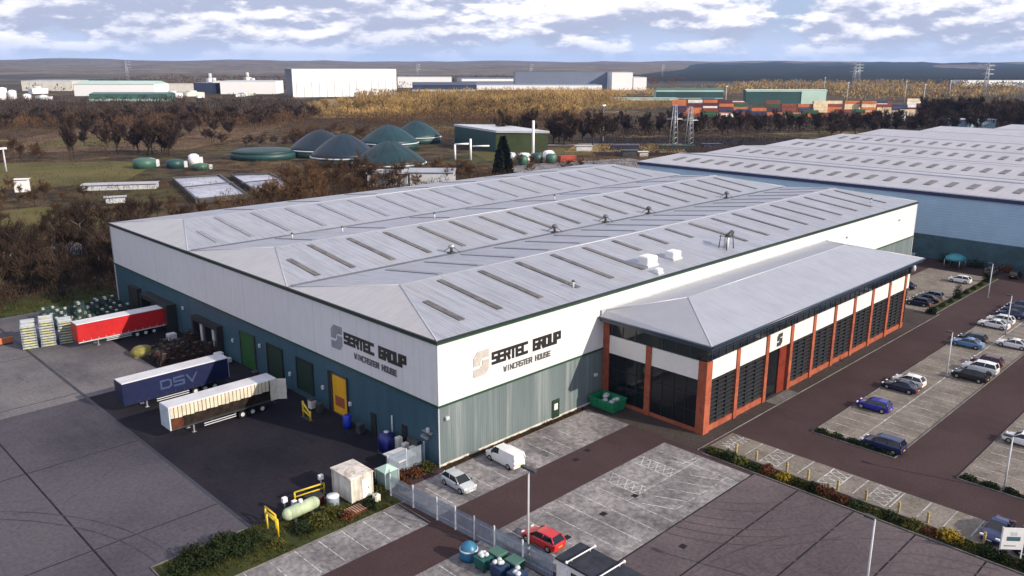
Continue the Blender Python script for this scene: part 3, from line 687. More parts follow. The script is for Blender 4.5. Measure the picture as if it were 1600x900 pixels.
for k in range(6):
    y = 74.0
    while y > -125:
        if k < 3 and y > -45+22*k and cnt < 100: nlight(MB(), k, y).build('rooflight', M['nb_light'], nr); cnt += 1
        elif k < 4: nlight(rest, k, y)
        y -= 4.6 if k != 1 else 4.4
tag(rest.build('rooflight', M['nb_light'], nr), kind='stuff')
# ================================================================ far terrain
def polar_ground(name, a0, a1, rs, hf, m_, na=120):
    vs = []; fs = []
    for i in range(na+1):
        a = R(a0+(a1-a0)*i/na)
        for r in rs: vs.append((r*math.cos(a), r*math.sin(a), hf(math.degrees(a), r)))
    n = len(rs)
    for i in range(na):
        for k in range(n-1): fs.append((i*n+k, i*n+k+1, (i+1)*n+k+1, (i+1)*n+k))
    return struct(MB().add(vs, fs, 0, True).build(name, m_))
from mathutils import noise as mn
def hz(a, r): return mn.fractal(Vector((a*.11, r*.00025, 3.3)), .8, 2.1, 5)
M['far_fields'] = ground_mat('distant_fields', (.095, .060, .042), (.17, .14, .095), (.020, .022, .018), sc=.0035, amt=.9, fine=.02, finev=.5)
M['far_wood'] = ground_mat('distant_forest', (.006, .011, .012), (.013, .018, .016), (.045, .040, .030), sc=.004, amt=.45, fine=.03, finev=.5)
polar_ground('hills', -25, 115, [3200, 3800, 4600, 5400, 6400, 7600, 9000, 11000], lambda a, r: -3+max(0, (r-3200)/6000)*(74+30*hz(a, r)) if r < 10000 else -5, M['far_fields'])
polar_ground('wooded_hills', -25, 37.5, [2200, 2260, 3000, 3900, 5000, 6500, 8000], lambda a, r: -2+(0 if r < 2250 else (9+max(0, (r-2260)/5700)*(52+34*hz(a*1.7, r)))*min(1, max(0, (37.5-a)/5))), M['far_wood'], 160)

# ================================================================ trees
M['bark'] = mat('bark', (.055, .042, .032), .9, var=.3)
M['bark_pale'] = mat('pale_bark', (.16, .13, .10), .9, var=.3)
M['twig_dark'] = mat('dark_twigs', (.042, .027, .019), .9, var=.5, scale=.12, glitter=(.02, .5, (.060, .034, .020)))
M['twig_rust'] = mat('russet_twigs', (.078, .043, .022), .9, var=.5, scale=.15, glitter=(.03, .4, (.15, .09, .04)))
M['twig_gold'] = mat('golden_twigs', (.34, .225, .085), .9, var=.6, scale=.018, glitter=(.012, .6, (.13, .075, .035)))
M['ever'] = mat('evergreen_leaves', (.010, .018, .010), .9, var=.4, scale=.6)
M['leaf_olive'] = mat('olive_leaves', (.060, .062, .014), .8, var=.45, scale=1.2)
M['leaf_dark'] = mat('dark_hedge_leaves', (.018, .028, .009), .8, var=.5, scale=1.2)
M['leaf_yellow'] = mat('yellow_leaves', (.22, .15, .012), .8, var=.35, scale=1.5)
M['leaf_red'] = mat('russet_leaves', (.10, .038, .018), .8, var=.4, scale=1.5)
def blade(mb, p, d, ln_, w_, rnd):
    d = Vector(d).normalized(); s_ = d.cross(Vector((rnd.uniform(-1, 1), rnd.uniform(-1, 1), rnd.uniform(-.3, .3))))
    if s_.length < .01: return
    s_ = s_.normalized()*w_
    p = Vector(p); mb.v += [tuple(p-s_), tuple(p+s_), tuple(p+d*ln_)]; k = len(mb.v); mb.f.append((k-3, k-2, k-1)); mb.mi.append(0); mb.sm.append(False)
def bare_tree(name, seed, h, sp, ntw, tw, bark, twm, upright=.6, low=.25, label=None, group=None):
    rnd = random.Random(seed); t = empty(name, (0, 0, 0), label, 'tree', group)
    tr = MB(); cr = MB()
    top = Vector((rnd.uniform(-.3, .3), rnd.uniform(-.3, .3), h*.62))
    tr.tube((0, 0, -.2), top*.5, h*.022, h*.016, 6); tr.tube(top*.5, top, h*.016, h*.008, 6)
    tips = []
    for i in range(13):
        f = low+(1-low)*rnd.random(); b = top*f
        a = rnd.uniform(0, 6.28); d = Vector((math.cos(a), math.sin(a), upright+rnd.uniform(0, .8))).normalized()
        l_ = h*rnd.uniform(.22, .42)*(1.1-.35*f)*sp; e = b+d*l_
        e.z = min(e.z, h*.95); tr.tube(b, e, h*.007, h*.003, 4, cap=False); tips.append((b, e, d))
        for j in range(3):
            f2 = rnd.uniform(.35, .95); b2 = b.lerp(e, f2); d2 = (d+Vector((rnd.uniform(-.8, .8), rnd.uniform(-.8, .8), rnd.uniform(0, .6)))).normalized()
            e2 = b2+d2*l_*rnd.uniform(.35, .7); tr.tube(b2, e2, h*.0035, h*.0015, 3, cap=False); tips.append((b2, e2, d2))
    tips.append((top*.7, Vector((top.x, top.y, h*.95)), Vector((0, 0, 1))))
    for i in range(ntw):
        b, e, d = rnd.choice(tips); p = b.lerp(e, rnd.random()**.6*1.05)
        p += Vector((rnd.gauss(0, 1), rnd.gauss(0, 1), rnd.gauss(0, .8)))*h*.030
        dd = d+Vector((rnd.uniform(-.7, .7), rnd.uniform(-.7, .7), rnd.uniform(-.1, .9)))
        blade(cr, p, dd, h*rnd.uniform(.05, .13), tw*rnd.uniform(.6, 1.3), rnd)
    tr.build('trunk', bark, t); cr.build('crown', twm, t)
    return t
def leaf_clump(mb, c, rx, ry, rz, n, s_, rnd, shell=.5):
    for i in range(n):
        u = Vector((rnd.gauss(0, 1), rnd.gauss(0, 1), abs(rnd.gauss(0, 1)))).normalized()
        r_ = shell+(1-shell)*rnd.random(); k = 1+.22*mn.noise(u*2.2+Vector(c)*.7)
        p = Vector((c[0]+u.x*rx*r_*k, c[1]+u.y*ry*r_*k, c[2]+u.z*rz*r_*k))
        a = Vector((rnd.uniform(-1, 1), rnd.uniform(-1, 1), rnd.uniform(-1, 1))).normalized()*s_*rnd.uniform(.6, 1.3)
        b = a.cross(Vector((rnd.uniform(-1, 1), rnd.uniform(-1, 1), rnd.uniform(-1, 1)))).normalized()*s_*rnd.uniform(.5, 1)
        mb.quad(p-a, p-b, p+a, p+b)
PG = [bare_tree('bare_tree', 11+i, 10, 1.0, 1500, .055, M['bark_pale'] if i == 1 else M['bark'], M['twig_dark'], .5+.2*i) for i in range(3)]
PR = [bare_tree('russet_tree', 31+i, 10, 1.1, 1300, .06, M['bark'], M['twig_rust'], .4+.3*i, .1) for i in range(2)]
PF = [bare_tree('tall_bare_tree', 41+i, 10, .95, 1500, .11, M['bark'], M['twig_dark'], .9+.5*i, .15) for i in range(2)]
PW = [bare_tree('golden_willow', 51+i, 10, 1.1, 420, .17, M['bark'], M['twig_gold'], .7, .05) for i in range(2)]
rnd = random.Random(5)
def trees(protos, spots, label, group, hr, wr=(.9, 1.2)):
    for (x, y) in spots:
        h = rnd.uniform(*hr)/10; w_ = h*rnd.uniform(*wr)
        place(rnd.choice(protos), (x, y, -.05), rnd.uniform(0, 6.28), label, group, (w_, w_, h))
def scatter(poly, n, dmin):
    out = []; xs = [p[0] for p in poly]; ys = [p[1] for p in poly]; tries = 0
    def ins(x, y):
        c = False
        for i in range(len(poly)):
            (x1, y1), (x2, y2) = poly[i], poly[i-1]
            if (y1 > y) != (y2 > y) and x < (x2-x1)*(y-y1)/(y2-y1)+x1: c = not c
        return c
    while len(out) < n and tries < n*60:
        tries += 1; x = rnd.uniform(min(xs), max(xs)); y = rnd.uniform(min(ys), max(ys))
        if ins(x, y) and all((x-a)**2+(y-b)**2 > dmin**2 for a, b in out): out.append((x, y))
    return out
trees(PG, scatter([(-62, 100), (-2, 100), (26, 118), (24, 134), (-46, 136)], 62, 3.2), 'bare dark tree in the thicket beyond the far end of the loading yard', 'bare trees beyond the loading yard', (8.5, 12.5))
trees(PG, scatter([(-40, 151), (40, 146), (44, 172), (-30, 166)], 16, 4), 'bare dark tree on the far side of the road behind the yard thicket', 'bare trees behind the road', (7, 11))
trees(PR, scatter([(70, 158), (160, 158), (168, 192), (142, 212), (128, 232), (104, 206), (64, 178)], 44, 4.2), 'bushy russet bare tree between the warehouse roof and the green domes', 'russet bare trees before the domes', (6, 11.5))
trees(PR, scatter([(38, 150), (84, 152), (70, 178), (34, 180)], 14, 4.5), 'low russet tree beside the pale settling tanks', 'russet trees by the tanks', (4, 8))
trees(PR, scatter([(180, 150), (214, 150), (222, 176), (200, 200), (180, 190)], 12, 4), 'low russet tree right of the black conifer', 'russet trees by the conifer', (4, 7))
trees(PF, [(70, 340), (72.5, 343)], 'one of a pair of tall narrow bare trees standing apart left of the far ponds', 'pair of tall narrow trees', (20, 22), (.55, .65))
trees(PF, scatter([(86, 338), (112, 322), (124, 342), (98, 360)], 9, 4), 'tall bare tree in the lone clump left of the domes', 'lone clump of tall trees', (15, 19), (.7, .95))
trees(PR, scatter([(32, 355), (62, 342), (66, 372), (40, 390)], 8, 5), 'low reddish tree on the brown meadow at the left', 'reddish trees on the meadow', (6, 10))
trees(PF, scatter([(250, 255), (300, 218), (345, 238), (300, 290)], 16, 6), 'dark bare tree right behind the white chimney', 'dark trees behind the chimney', (14, 20), (.8, 1.1))
trees(PF, scatter([(345, 245), (470, 190), (500, 240), (390, 285)], 26, 8), 'dark bare tree between the railway and the golden willows', 'dark trees beyond the railway', (10, 15), (1.0, 1.3))
trees(PF, scatter([(430, 170), (560, 110), (600, 150), (500, 205)], 34, 8), 'dark bare tree in front of the container yard', 'dark trees before the container yard', (9, 15), (1.0, 1.3))
trees(PF, scatter([(560, 92), (640, 70), (760, 118), (640, 190), (585, 150)], 46, 8), 'dark bare tree in the wood right of the container yard', 'wood right of the container yard', (15, 22), (1.0, 1.4))
trees(PG, scatter([(122, 372), (170, 318), (196, 348), (150, 410)], 14, 6), 'scrubby dark tree on the meadow behind the green domes', 'scrubby trees behind the domes', (5, 8), (1.2, 1.6))
trees(PW, scatter([(320, 548), (480, 402), (560, 470), (400, 640)], 70, 11), 'golden twigged willow in the front rows of the far sunlit belt', 'golden willows in the sunlit belt', (9, 14), (1.1, 1.5))
trees(PF, scatter([(78, 560), (240, 470), (330, 545), (150, 660)], 60, 10), 'dark bare tree in the front rows of the far left belt', 'dark trees in the far left belt', (9, 13), (1.2, 1.6))
trees(PR, scatter([(-8, 216), (38, 214), (40, 232), (20, 256), (-6, 250)], 16, 5), 'low russet tree along the edge of the left grass field', 'russet trees by the left grass field', (3, 7))
trees(PF, scatter([(100, 368), (170, 400), (230, 470), (150, 500), (80, 440)], 22, 9), 'dark bare tree scattered on the left meadow beyond the domes', 'scattered trees on the left meadow', (7, 12), (1.0, 1.4))
trees(PR, scatter([(170, 300), (200, 320), (260, 360), (230, 400), (160, 350)], 22, 7), 'russet tree right behind the back row of domes', 'russet trees behind the domes', (5, 9), (1.0, 1.4))
def wood(name, poly, n, h, w_, m_, label, dmin=7, blades=46, bw=.35):
    mb = MB(); r_ = random.Random(len(label))
    for x, y in scatter(poly, n, dmin):
        hh = h*r_.uniform(.65, 1.15)
        for i in range(blades):
            a = r_.uniform(0, 6.28); q = r_.random()**.5*w_; z = r_.uniform(.02, .78)*hh
            blade(mb, (x+math.cos(a)*q*(1-.4*z/hh), y+math.sin(a)*q*(1-.4*z/hh), z), (r_.uniform(-.5, .5), r_.uniform(-.5, .5), 1), hh*r_.uniform(.12, .3), bw*r_.uniform(.5, 1.3), r_)
    return tag(mb.build(name, m_), label, 'woodland', kind='stuff')
wood('woodland', [(400, 600), (470, 530), (640, 470), (700, 580), (860, 640), (860, 760), (560, 830)], 900, 13, 6, M['twig_gold'], 'far sunlit belt of golden brown trees before the white warehouses', 9)
wood('woodland', [(322, 545), (480, 402), (580, 480), (405, 640)], 500, 7, 6, M['twig_gold'], 'golden undergrowth beneath the front willows of the sunlit belt', 6)
wood('woodland', [(78, 558), (240, 466), (335, 545), (150, 670)], 620, 8, 6, M['twig_rust'], 'brown undergrowth beneath the far left belt', 6, 40, .3)
wood('woodland', [(300, 430), (420, 330), (480, 400), (330, 540)], 260, 8, 6, M['twig_rust'], 'brown thicket in front of the golden willows', 8, 40, .25)
wood('woodland', [(345, 245), (470, 188), (640, 70), (770, 110), (640, 200), (520, 250), (400, 300)], 620, 9, 6, M['twig_dark'], 'dark thicket beneath the trees from the railway to the container yard', 8, 40, .28)
wood('woodland', [(480, 520), (600, 420), (740, 420), (770, 500), (700, 560), (640, 460)], 300, 6, 6, M['twig_gold'], 'low golden scrub before the pale green sheds', 8, 40, .3)
wood('woodland', [(860, 700), (940, 560), (1100, 600), (1100, 760)], 200, 9, 8, M['twig_gold'], 'golden trees right of the white end blocks', 14, 30, .5)
wood('woodland', [(-60, 760), (150, 560), (330, 560), (440, 800), (230, 900), (100, 960)], 420, 11, 6, M['twig_dark'], 'far dark belt of bare trees across the left background', 13)
wood('woodland', [(960, 300), (1500, 200), (2000, 600), (1700, 900), (1100, 700)], 500, 14, 12, M['twig_gold'], 'distant golden scrub beyond the teal shed and containers', 26, 30, .8)
wood('woodland', [(300, 1300), (700, 1150), (1500, 1000), (2300, 1500), (900, 2400)], 420, 13, 16, M['twig_rust'], 'distant brownish trees beyond the white warehouses', 40, 30, 1.2)
wood('woodland', [(1500, 60), (2100, 100), (2300, 700), (1800, 560)], 300, 14, 14, M['twig_dark'], 'distant dark trees on the right below the wooded hills', 34, 30, 1.0)
wood('scrub', [(196, 330), (330, 250), (470, 390), (320, 540), (215, 470)], 700, 4.5, 4, M['twig_rust'], 'low brown scrub on the meadow behind the domes', 6, 36, .16)
wood('scrub', [(30, 340), (130, 320), (200, 420), (240, 470), (90, 555), (40, 470)], 300, 4, 4.5, M['twig_rust'], 'brown scrub across the left meadow below the far belt', 7, 30, .16)
wood('scrub', [(60, 150), (172, 150), (176, 180), (140, 215), (60, 182)], 330, 4, 3, M['twig_rust'], 'brown undergrowth beneath the russet trees by the domes', 3, 46, .10)
wood('scrub', [(262, 188), (330, 132), (420, 168), (330, 250)], 260, 3.5, 5, M['twig_dark'], 'black scrub along the railway', 6, 46, .2)
wood('scrub', [(180, 140), (330, 120), (340, 170), (225, 215)], 300, 2.5, 3, M['twig_rust'], 'low brown scrub between the roof and the railway', 4, 36, .12)
wood('scrub', [(108, 184), (132, 200), (128, 262), (94, 266), (112, 228)], 120, 3.2, 3, M['twig_rust'], 'brown scrub between the settling tanks and the domes', 4, 40, .1)
wood('scrub', [(26, 184), (55, 186), (71, 244), (66, 262), (30, 262), (34, 214)], 90, 2.6, 3, M['twig_rust'], 'brown scrub left of the settling tanks', 5, 40, .1)
wood('scrub', [(-20, 172), (150, 168), (120, 330), (20, 400), (-60, 330)], 240, 2.2, 3.4, M['twig_dark'], 'low dark scrub around the ponds and left fields', 8, 26, .10)
wood('scrub', [(-70, 98), (24, 98), (30, 136), (-60, 136)], 520, 3.4, 2.4, M['twig_dark'], 'dark underbrush beneath the yard thicket', 1.7, 60, .08)
# conifer behind the roof
t = empty('conifer', (173, 169, 0), 'tall black green conifer alone behind the far edge of the roof', 'tree'); mb = MB(); r_ = random.Random(3)
for i in range(2600):
    z = r_.uniform(.03, 1)*15; a = r_.uniform(0, 6.28); q = (3.6*(1-(z/15)**1.6)+.25)*r_.uniform(.45, 1.05)
    p = Vector((173+math.cos(a)*q, 169+math.sin(a)*q, z)); blade(mb, p, (math.cos(a)*.7, math.sin(a)*.7, .5), r_.uniform(.6, 1.2), .42, r_)
mb.build('crown', M['ever'], t); MB().tube((173, 169, 0), (173, 169, 13), .3, .05, 8).build('trunk', M['bark'], t)

# ================================================================ far buildings
def fbuild(name, label, x0, y0, x1, y1, depth, h, wall, roofm, side=None, band=None, pitch=.0, cat='warehouse', ribs=0, group=None):
    d = Vector((x1-x0, y1-y0, 0)); ln_ = d.length; d.normalize(); n_ = Vector((-d.y, d.x, 0))
    t = empty(name, (x0, y0, 0), label, cat, group); P = lambda u, v, z: Vector((x0, y0, 0))+d*u+n_*v+Vector((0, 0, z))
    def blk(u0, u1, v0, v1, z0, z1): 
        q = [P(u0, v0, z0), P(u1, v0, z0), P(u1, v1, z0), P(u0, v1, z0), P(u0, v0, z1), P(u1, v0, z1), P(u1, v1, z1), P(u0, v1, z1)]
        return MB().add(q, [(3, 2, 1, 0), (4, 5, 6, 7), (0, 1, 5, 4), (1, 2, 6, 5), (2, 3, 7, 6), (3, 0, 4, 7)])
    wl = blk(0, ln_, 0, depth, 0, h).build('wall', wall, t)
    rb_ = MB(); zz = h+.05; ov = .6; zp = h+.05+pitch
    rb_.quad(P(-ov, -ov, zz), P(ln_+ov, -ov, zz), P(ln_+ov, depth/2, zp), P(-ov, depth/2, zp)); rb_.quad(P(-ov, depth/2, zp), P(ln_+ov, depth/2, zp), P(ln_+ov, depth+ov, zz), P(-ov, depth+ov, zz))
    if pitch: rb_.poly([P(0, 0, zz), P(0, depth, zz), P(0, depth/2, zp-.05)]); rb_.poly([P(ln_, 0, zz), P(ln_, depth, zz), P(ln_, depth/2, zp-.05)])
    rb_.build('roof', roofm, t)
    if band: blk(-.2, ln_+.2, -.25, -.02, band[0], band[1]).build('wall_band', band[2], wl)
    if side: blk(-.3, -.02, -.2, depth, 0, h-.1).build('side_wall_shade', side, t)  # dark end slab: shade on the end face put into its colour
    for k in range(ribs):
        u = ln_*(k+.5)/ribs; blk(u-.45, u+.45, -.3, -.02, 0, h*.55).build('buttress', M['lightgrey'], wl)
    return t, P, blk
M['far_white'] = mat('far_white_cladding', (.80, .80, .80), .5, var=.03, scale=.02)
M['far_grey'] = mat('far_grey_roof', (.16, .19, .26), .5, var=.08, scale=.02)
M['far_green'] = mat('far_green_cladding', (.045, .12, .09), .5, var=.15, scale=.05)
M['far_teal'] = mat('far_teal_cladding', (.012, .055, .055), .5, var=.2, scale=.05)
M['far_navy'] = mat('far_navy_cladding', (.03, .04, .08), .5, var=.15, scale=.05)
M['far_pale'] = mat('far_pale_green', (.40, .55, .48), .5, var=.1, scale=.05)
M['far_brown'] = mat('far_brown_cladding', (.14, .08, .05), .7, var=.3, scale=.05)
fbuild('highbay_warehouse', 'tallest white box warehouse on the skyline with a dark left end', 518, 914, 646, 864, 55, 35.5, M['far_white'], M['lightgrey'], M['far_navy'], ribs=14)
fbuild('distant_warehouse', 'pale low warehouse at the far left edge beside a navy end wall', 335, 1402, 392, 1352, 60, 15.5, M['off_white'], M['lightgrey'], None)
fbuild('distant_warehouse', 'white long shed left of centre behind the low green shed', 325, 1134, 403, 1068, 60, 15.0, M['far_white'], M['far_pale'], M['far_navy'], pitch=4)
fbuild('green_shed', 'low dark green shed before the long white shed', 286, 962, 352, 906, 30, 7.5, M['far_green'], M['far_green'], None, (0, 2.5, M['far_pale']), 2)
fbuild('distant_warehouse', 'white low warehouse immediately left of the tallest white box', 501, 1081, 560, 1032, 60, 18, M['far_white'], M['lightgrey'], M['far_navy'])
fbuild('distant_warehouse', 'thin white warehouse right behind the tallest white box', 893, 1189, 970, 1128, 60, 19.5, M['far_white'], M['far_grey'])
fbuild('distant_warehouse', 'grey low warehouse between two white ones beyond the belt', 970, 1100, 1060, 1040, 70, 17.0, M['far_grey'], M['far_grey'], None, (12, 16, M['far_white']))
fbuild('distant_warehouse', 'dark blue hipped shed right of the tallest white box', 779, 1000, 857, 936, 50, 10.0, M['far_navy'], M['far_navy'], None, (0, 3, M['lightgrey']), 4)
fbuild('distant_warehouse', 'long low white fronted warehouse before the big blue grey one', 779, 850, 920, 733, 60, 13, M['far_white'], M['far_grey'], M['far_navy'], (0, 6, M['far_brown']))
fbuild('distant_warehouse', 'big blue grey warehouse with a white right end', 977, 970, 1107, 866, 30, 30, M['far_grey'], M['far_grey'])
fbuild('white_block', 'tall white block at the right end of the blue grey warehouse', 1079, 842, 1107, 820, 60, 29.5, M['far_white'], M['lightgrey'])
fbuild('white_block', 'lower white block stepping down at the far right', 1108, 819, 1126, 805, 60, 21.5, M['far_white'], M['lightgrey'])
fbuild('green_shed', 'long low pale green shed right of the white blocks', 717, 547, 773, 499, 14, 5.0, M['far_pale'], M['far_pale'], None, (0, 2, M['far_brown']))
fbuild('green_shed', 'green roofed barn with a dark open front', 845, 582, 912, 525, 12, 11.0, M['far_pale'], M['far_green'], None, (1, 8.5, M['far_teal']), 2)
tt, P_, blk = fbuild('teal_shed', 'dark teal shed with a pale right bay behind the containers', 790, 422, 858, 362, 10, 15, M['far_teal'], M['far_pale'], None, (13.6, 15, M['far_pale']), 1)
blk(62, 90, -.6, -.3, 0, 14).build('pale_bay', M['far_pale'], tt)
fbuild('distant_warehouse', 'small white terrace of units on the far right plain', 1900, 560, 2080, 430, 30, 12, M['far_white'], M['far_grey'])
fbuild('distant_warehouse', 'second small white unit row on the far right plain', 1700, 380, 1800, 310, 30, 10, M['far_white'], M['far_grey'])
fbuild('distant_warehouse', 'grey roofed units further right on the far plain', 2150, 430, 2300, 330, 30, 10, M['lightgrey'], M['far_grey'])
fbuild('distant_warehouse', 'long cream fronted units far left of the tallest white box', 470, 1230, 560, 1165, 30, 12, M['off_white'], M['lightgrey'])
for k, (x, y, h) in enumerate(((229, 1081, 14), (237, 1074, 11), (222, 1062, 9), (246, 1050, 7), (258, 1030, 6))):
    t = empty('silo', (x, y, 0), 'white silo in the cluster at the far left edge', 'silo', 'white silos at the far left')
    MB().lathe([(4.5, 0), (4.5, h-2), (3, h-.6), (.01, h)], (x, y, 0), 12).build('shell', M['far_white'], t); MB().tube((x+4.6, y, 0), (x+4.6, y, h), .2, n=5).build('pipe', M['lightgrey'], t)
for k in range(16):
    x = 300+rnd.uniform(-60, 330); y = 1010-(x-300)*.35+rnd.uniform(-30, 60)
    t = empty('far_vehicle', (x, y, 0), 'tiny pale lorry parked before the far left sheds', 'lorry', 'lorries before the far left sheds', rz=rnd.uniform(0, 3))
    MB().box(-6, 4, -1.3, 1.3, 1, 4.2).build('box_body', rnd.choice([M['far_white'], M['lightgrey'], M['off_white']]), t, (0, 0, 0)); MB().box(4.3, 6.5, -1.2, 1.2, .5, 3.4).build('cab', M['far_white'], t, (0, 0, 0))
    for c in t.children: c.location = (0, 0, 0)
t = empty('boiler_house', (233, 236, 0), 'dark green flat roofed block right behind the domes', 'industrial building')
MB().prism([(233, 236), (249, 216), (263, 262), (247, 283)], 0, 9.6).build('wall', mat('olive_cladding', (.050, .068, .022), .6, var=.2), t)
MB().prism([(232.6, 235.4), (249.2, 215.2), (263.8, 262), (247, 283.8)], 9.6, 10.6).build('roof', M['lightgrey'], t)
MB().prism([(232.85, 236.2), (232.95, 236.1), (246.95, 283), (246.8, 283)], 0, 9.59).build('side_shade', M['far_teal'], t)  # dark slab over the left face, its shade put into the colour
# domes
M['dome'] = mat('teal_membrane', (.002, .026, .034), .5, var=.4, scale=.15)
M['dome_navy'] = mat('dark_blue_membrane', (.003, .014, .026), .45, var=.35, scale=.15)
def dome(x, y, r_, h, m_, lab, n=20):
    t = empty('gas_dome', (x, y, 0), lab, 'gas dome', 'membrane domes of the digester plant'); zb = h*.26
    MB().lathe([(r_*.98, 0), (r_*.98, zb)], (x, y, 0), n*2).build('tank_wall', M['far_teal'], t)
    pr = [(r_, zb), (r_*.93, zb+(h-zb)*.16)] + [(r_*.93*(1-f)**.66, zb+(h-zb)*(.16+.84*f)) for f in (.15, .3, .45, .6, .75, .88, .96)]+[(.3, h)]
    d_ = MB().lathe(pr, (x, y, 0), n*2).build('membrane', m_, t)
    sb = MB()
    for i in range(n//2):
        a = 2*math.pi*i/(n//2)
        for (r0, z0_), (r1, z1_) in zip(pr, pr[1:]): sb.tube((x+math.cos(a)*r0, y+math.sin(a)*r0, z0_+.06), (x+math.cos(a)*r1, y+math.sin(a)*r1, z1_+.02), .05, n=3, cap=False)
    sb.build('strap', M['dome_navy'], d_); MB().lathe([(r_+.05, zb-.3), (r_+.3, zb), (r_+.05, zb+.3)], (x, y, 0), n*2).build('rim', M['lightgrey'], t)
dome(162, 281, 14.5, 12.3, M['dome_navy'], 'dark blue peaked dome furthest left of the group')
dome(151, 245, 14.5, 13.2, M['dome_navy'], 'dark blue peaked dome second from the left in front')
dome(206, 287, 15.0, 12.2, M['dome'], 'teal peaked dome in the middle of the back row')
dome(239, 306, 13.5, 12, M['dome'], 'bright teal dome furthest right at the back')
dome(152, 214, 15.0, 12.0, M['dome'], 'large teal dome nearest the warehouse roof')
t = empty('covered_tank', (138, 291, 0), 'flat dark green covered tank left of the domes', 'tank')
MB().lathe([(15, 0), (15, 3)], (138, 291, 0), 36).build('tank_wall', M['far_teal'], t); MB().lathe([(15.1, 3), (12, 3.9), (5, 4.4), (.1, 4.5)], (138, 291, 0), 36).build('cover', mat('green_cover', (.005, .030, .026), .5), t)
t = empty('chimney', (222, 200, 0), 'slim white chimney standing behind the roof right of the conifer', 'chimney')
MB().tube((222, 200, 0), (222, 200, 17.6), .62, .55, 12).build('flue', M['far_white'], t); MB().box(220, 224, 198, 202, 0, 2.2).build('base', M['lightgrey'], t)
t = empty('scrubber_pipes', (201, 219, 0), 'white bent pipes rising left of the conifer', 'pipework')
q = MB(); q.tube((201, 219, 0), (201, 219, 9.5), .5, n=10); q.build('riser', M['far_white'], t)
q = MB(); q.tube((196, 224, 0), (196, 224, 7), .45, n=10); q.tube((196, 224, 7), (200.4, 219.6, 7.3), .4, n=8); q.build('bent_pipe', M['far_white'], t)
MB().tube((201.6, 218.4, 6.2), (207, 213, 6.4), .35, n=8).build('side_pipe', M['far_white'], t)
for k, (x, y, s_, m_) in enumerate(((212, 196, 3, M['far_white']), (216, 192, 2.6, M['far_teal']), (219, 186, 2.4, M['far_green']), (209, 201, 2.2, M['lightgrey']), (228, 196, 2.6, M['far_white']), (205, 190, 2.4, M['far_green']))):
    t = empty('process_tank', (x, y, 0), ('white', 'dark teal', 'dark green', 'pale grey', 'white rightmost', 'squat green')[k]+' process tank at the foot of the white chimney', 'tank')
    MB().lathe([(s_, 0), (s_, 3.4), (s_*.6, 4.1), (.05, 4.3)], (x, y, 0), 14).build('shell', m_, t); MB().tube((x+s_, y, 0), (x+s_, y, 4.2), .15, n=5).build('pipe', M['steel'], t)
t = empty('red_skip', (226, 186, 0), 'small red skip right of the chimney base', 'skip'); MB().prism([(223, 184), (230, 181), (231.5, 184), (224.5, 187)], .3, 2.8).build('body', mat('rust_red', (.28, .03, .01), .6, var=.3), t); MB().prism([(223.5, 184.3), (230, 181.6), (231, 184), (224.5, 186.7)], .0, .3).build('base_rail', M['dark_metal'], t)
# settling tanks
M['scum'] = ground_mat('pale_water_surface', (.30, .31, .38), (.42, .43, .50), (.12, .10, .10), sc=.15, amt=.7, fine=1.2, finev=.25, rough=.25)
def tank(pts, lab):
    c = Vector((sum(p[0] for p in pts)/4, sum(p[1] for p in pts)/4, 0)); t = empty('settling_tank', c, lab, 'settling tank')
    inner = [((p[0]-c.x)*.93+c.x, (p[1]-c.y)*.97+c.y) for p in pts]
    wl = MB()
    for i in range(4):
        j = (i+1) % 4; wl.prism([pts[i], pts[j], inner[j], inner[i]], 0, 1.5)
    wl.build('tank_wall', M['dark_metal'], t); MB().poly([(x, y, .9) for x, y in inner]).build('liquid', M['scum'], t)
    br = MB(); br.box(c.x-9, c.x+9, c.y-.5, c.y+.5, 1.52, 1.8); br.build('bridge', M['brick'] if False else M['dark_metal'], t)
tank([(74, 242), (91, 238), (75, 186), (58, 187)], 'left pale settling tank with dark rim behind the warehouse')
tank([(94, 236), (107, 229), (95, 186), (79, 187)], 'right pale settling tank with dark rim behind the warehouse')
def shed(name, lab, x0, y0, x1, y1, dep, h, wl, rf_, cat='shed', p=0): return fbuild(name, lab, x0, y0, x1, y1, dep, h, wl, rf_, None, None, p, cat)
shed('low_shed', 'long low white roofed shed left of the settling tanks', 42, 239, 62, 227, 6, 1.8, M['lightgrey'], M['nb_roof'], p=.3)
shed('low_shed', 'small white roofed kiosk behind the yard thicket', 38, 206, 43, 204, 3, 1.8, M['lightgrey'], M['nb_roof'])
shed('low_shed', 'white roofed works shed under the nearest dome', 118, 181, 128, 171, 10, 4.6, M['lightgrey'], M['nb_roof'], p=1)
shed('low_shed', 'grey works shed right of its twin under the nearest dome', 129, 171, 140, 160, 10, 5.0, M['lightgrey'], M['annex_roof'], p=1)
shed('white_kiosk', 'little white kiosk on the left grass field', 24.5, 251, 28, 249, 3, 4.2, M['far_white'], M['far_white'], 'kiosk')
for k, (x, y, r__, h, m_, c) in enumerate(((83, 290, 4.5, 4, 'far_green', 'wide green'), (92, 281, 3.5, 3.6, 'far_teal', 'squat teal'), (88, 299, 3, 3, 'lightgrey', 'pale grey'), (101, 283, 2.2, 5, 'far_white', 'slim white'), (97, 268, 3.2, 2.6, 'far_green', 'low green'))):
    t = empty('treatment_tank', (x, y, 0), c+' treatment tank left behind the settling tanks', 'tank')
    MB().lathe([(r__, 0), (r__, h*.85), (r__*.5, h), (.05, h+.1)], (x, y, 0), 16).build('shell', M[m_], t); MB().box(x+r__, x+r__+1.5, y-.6, y+.6, 0, h*.7).build('pump_box', M['lightgrey'], t)
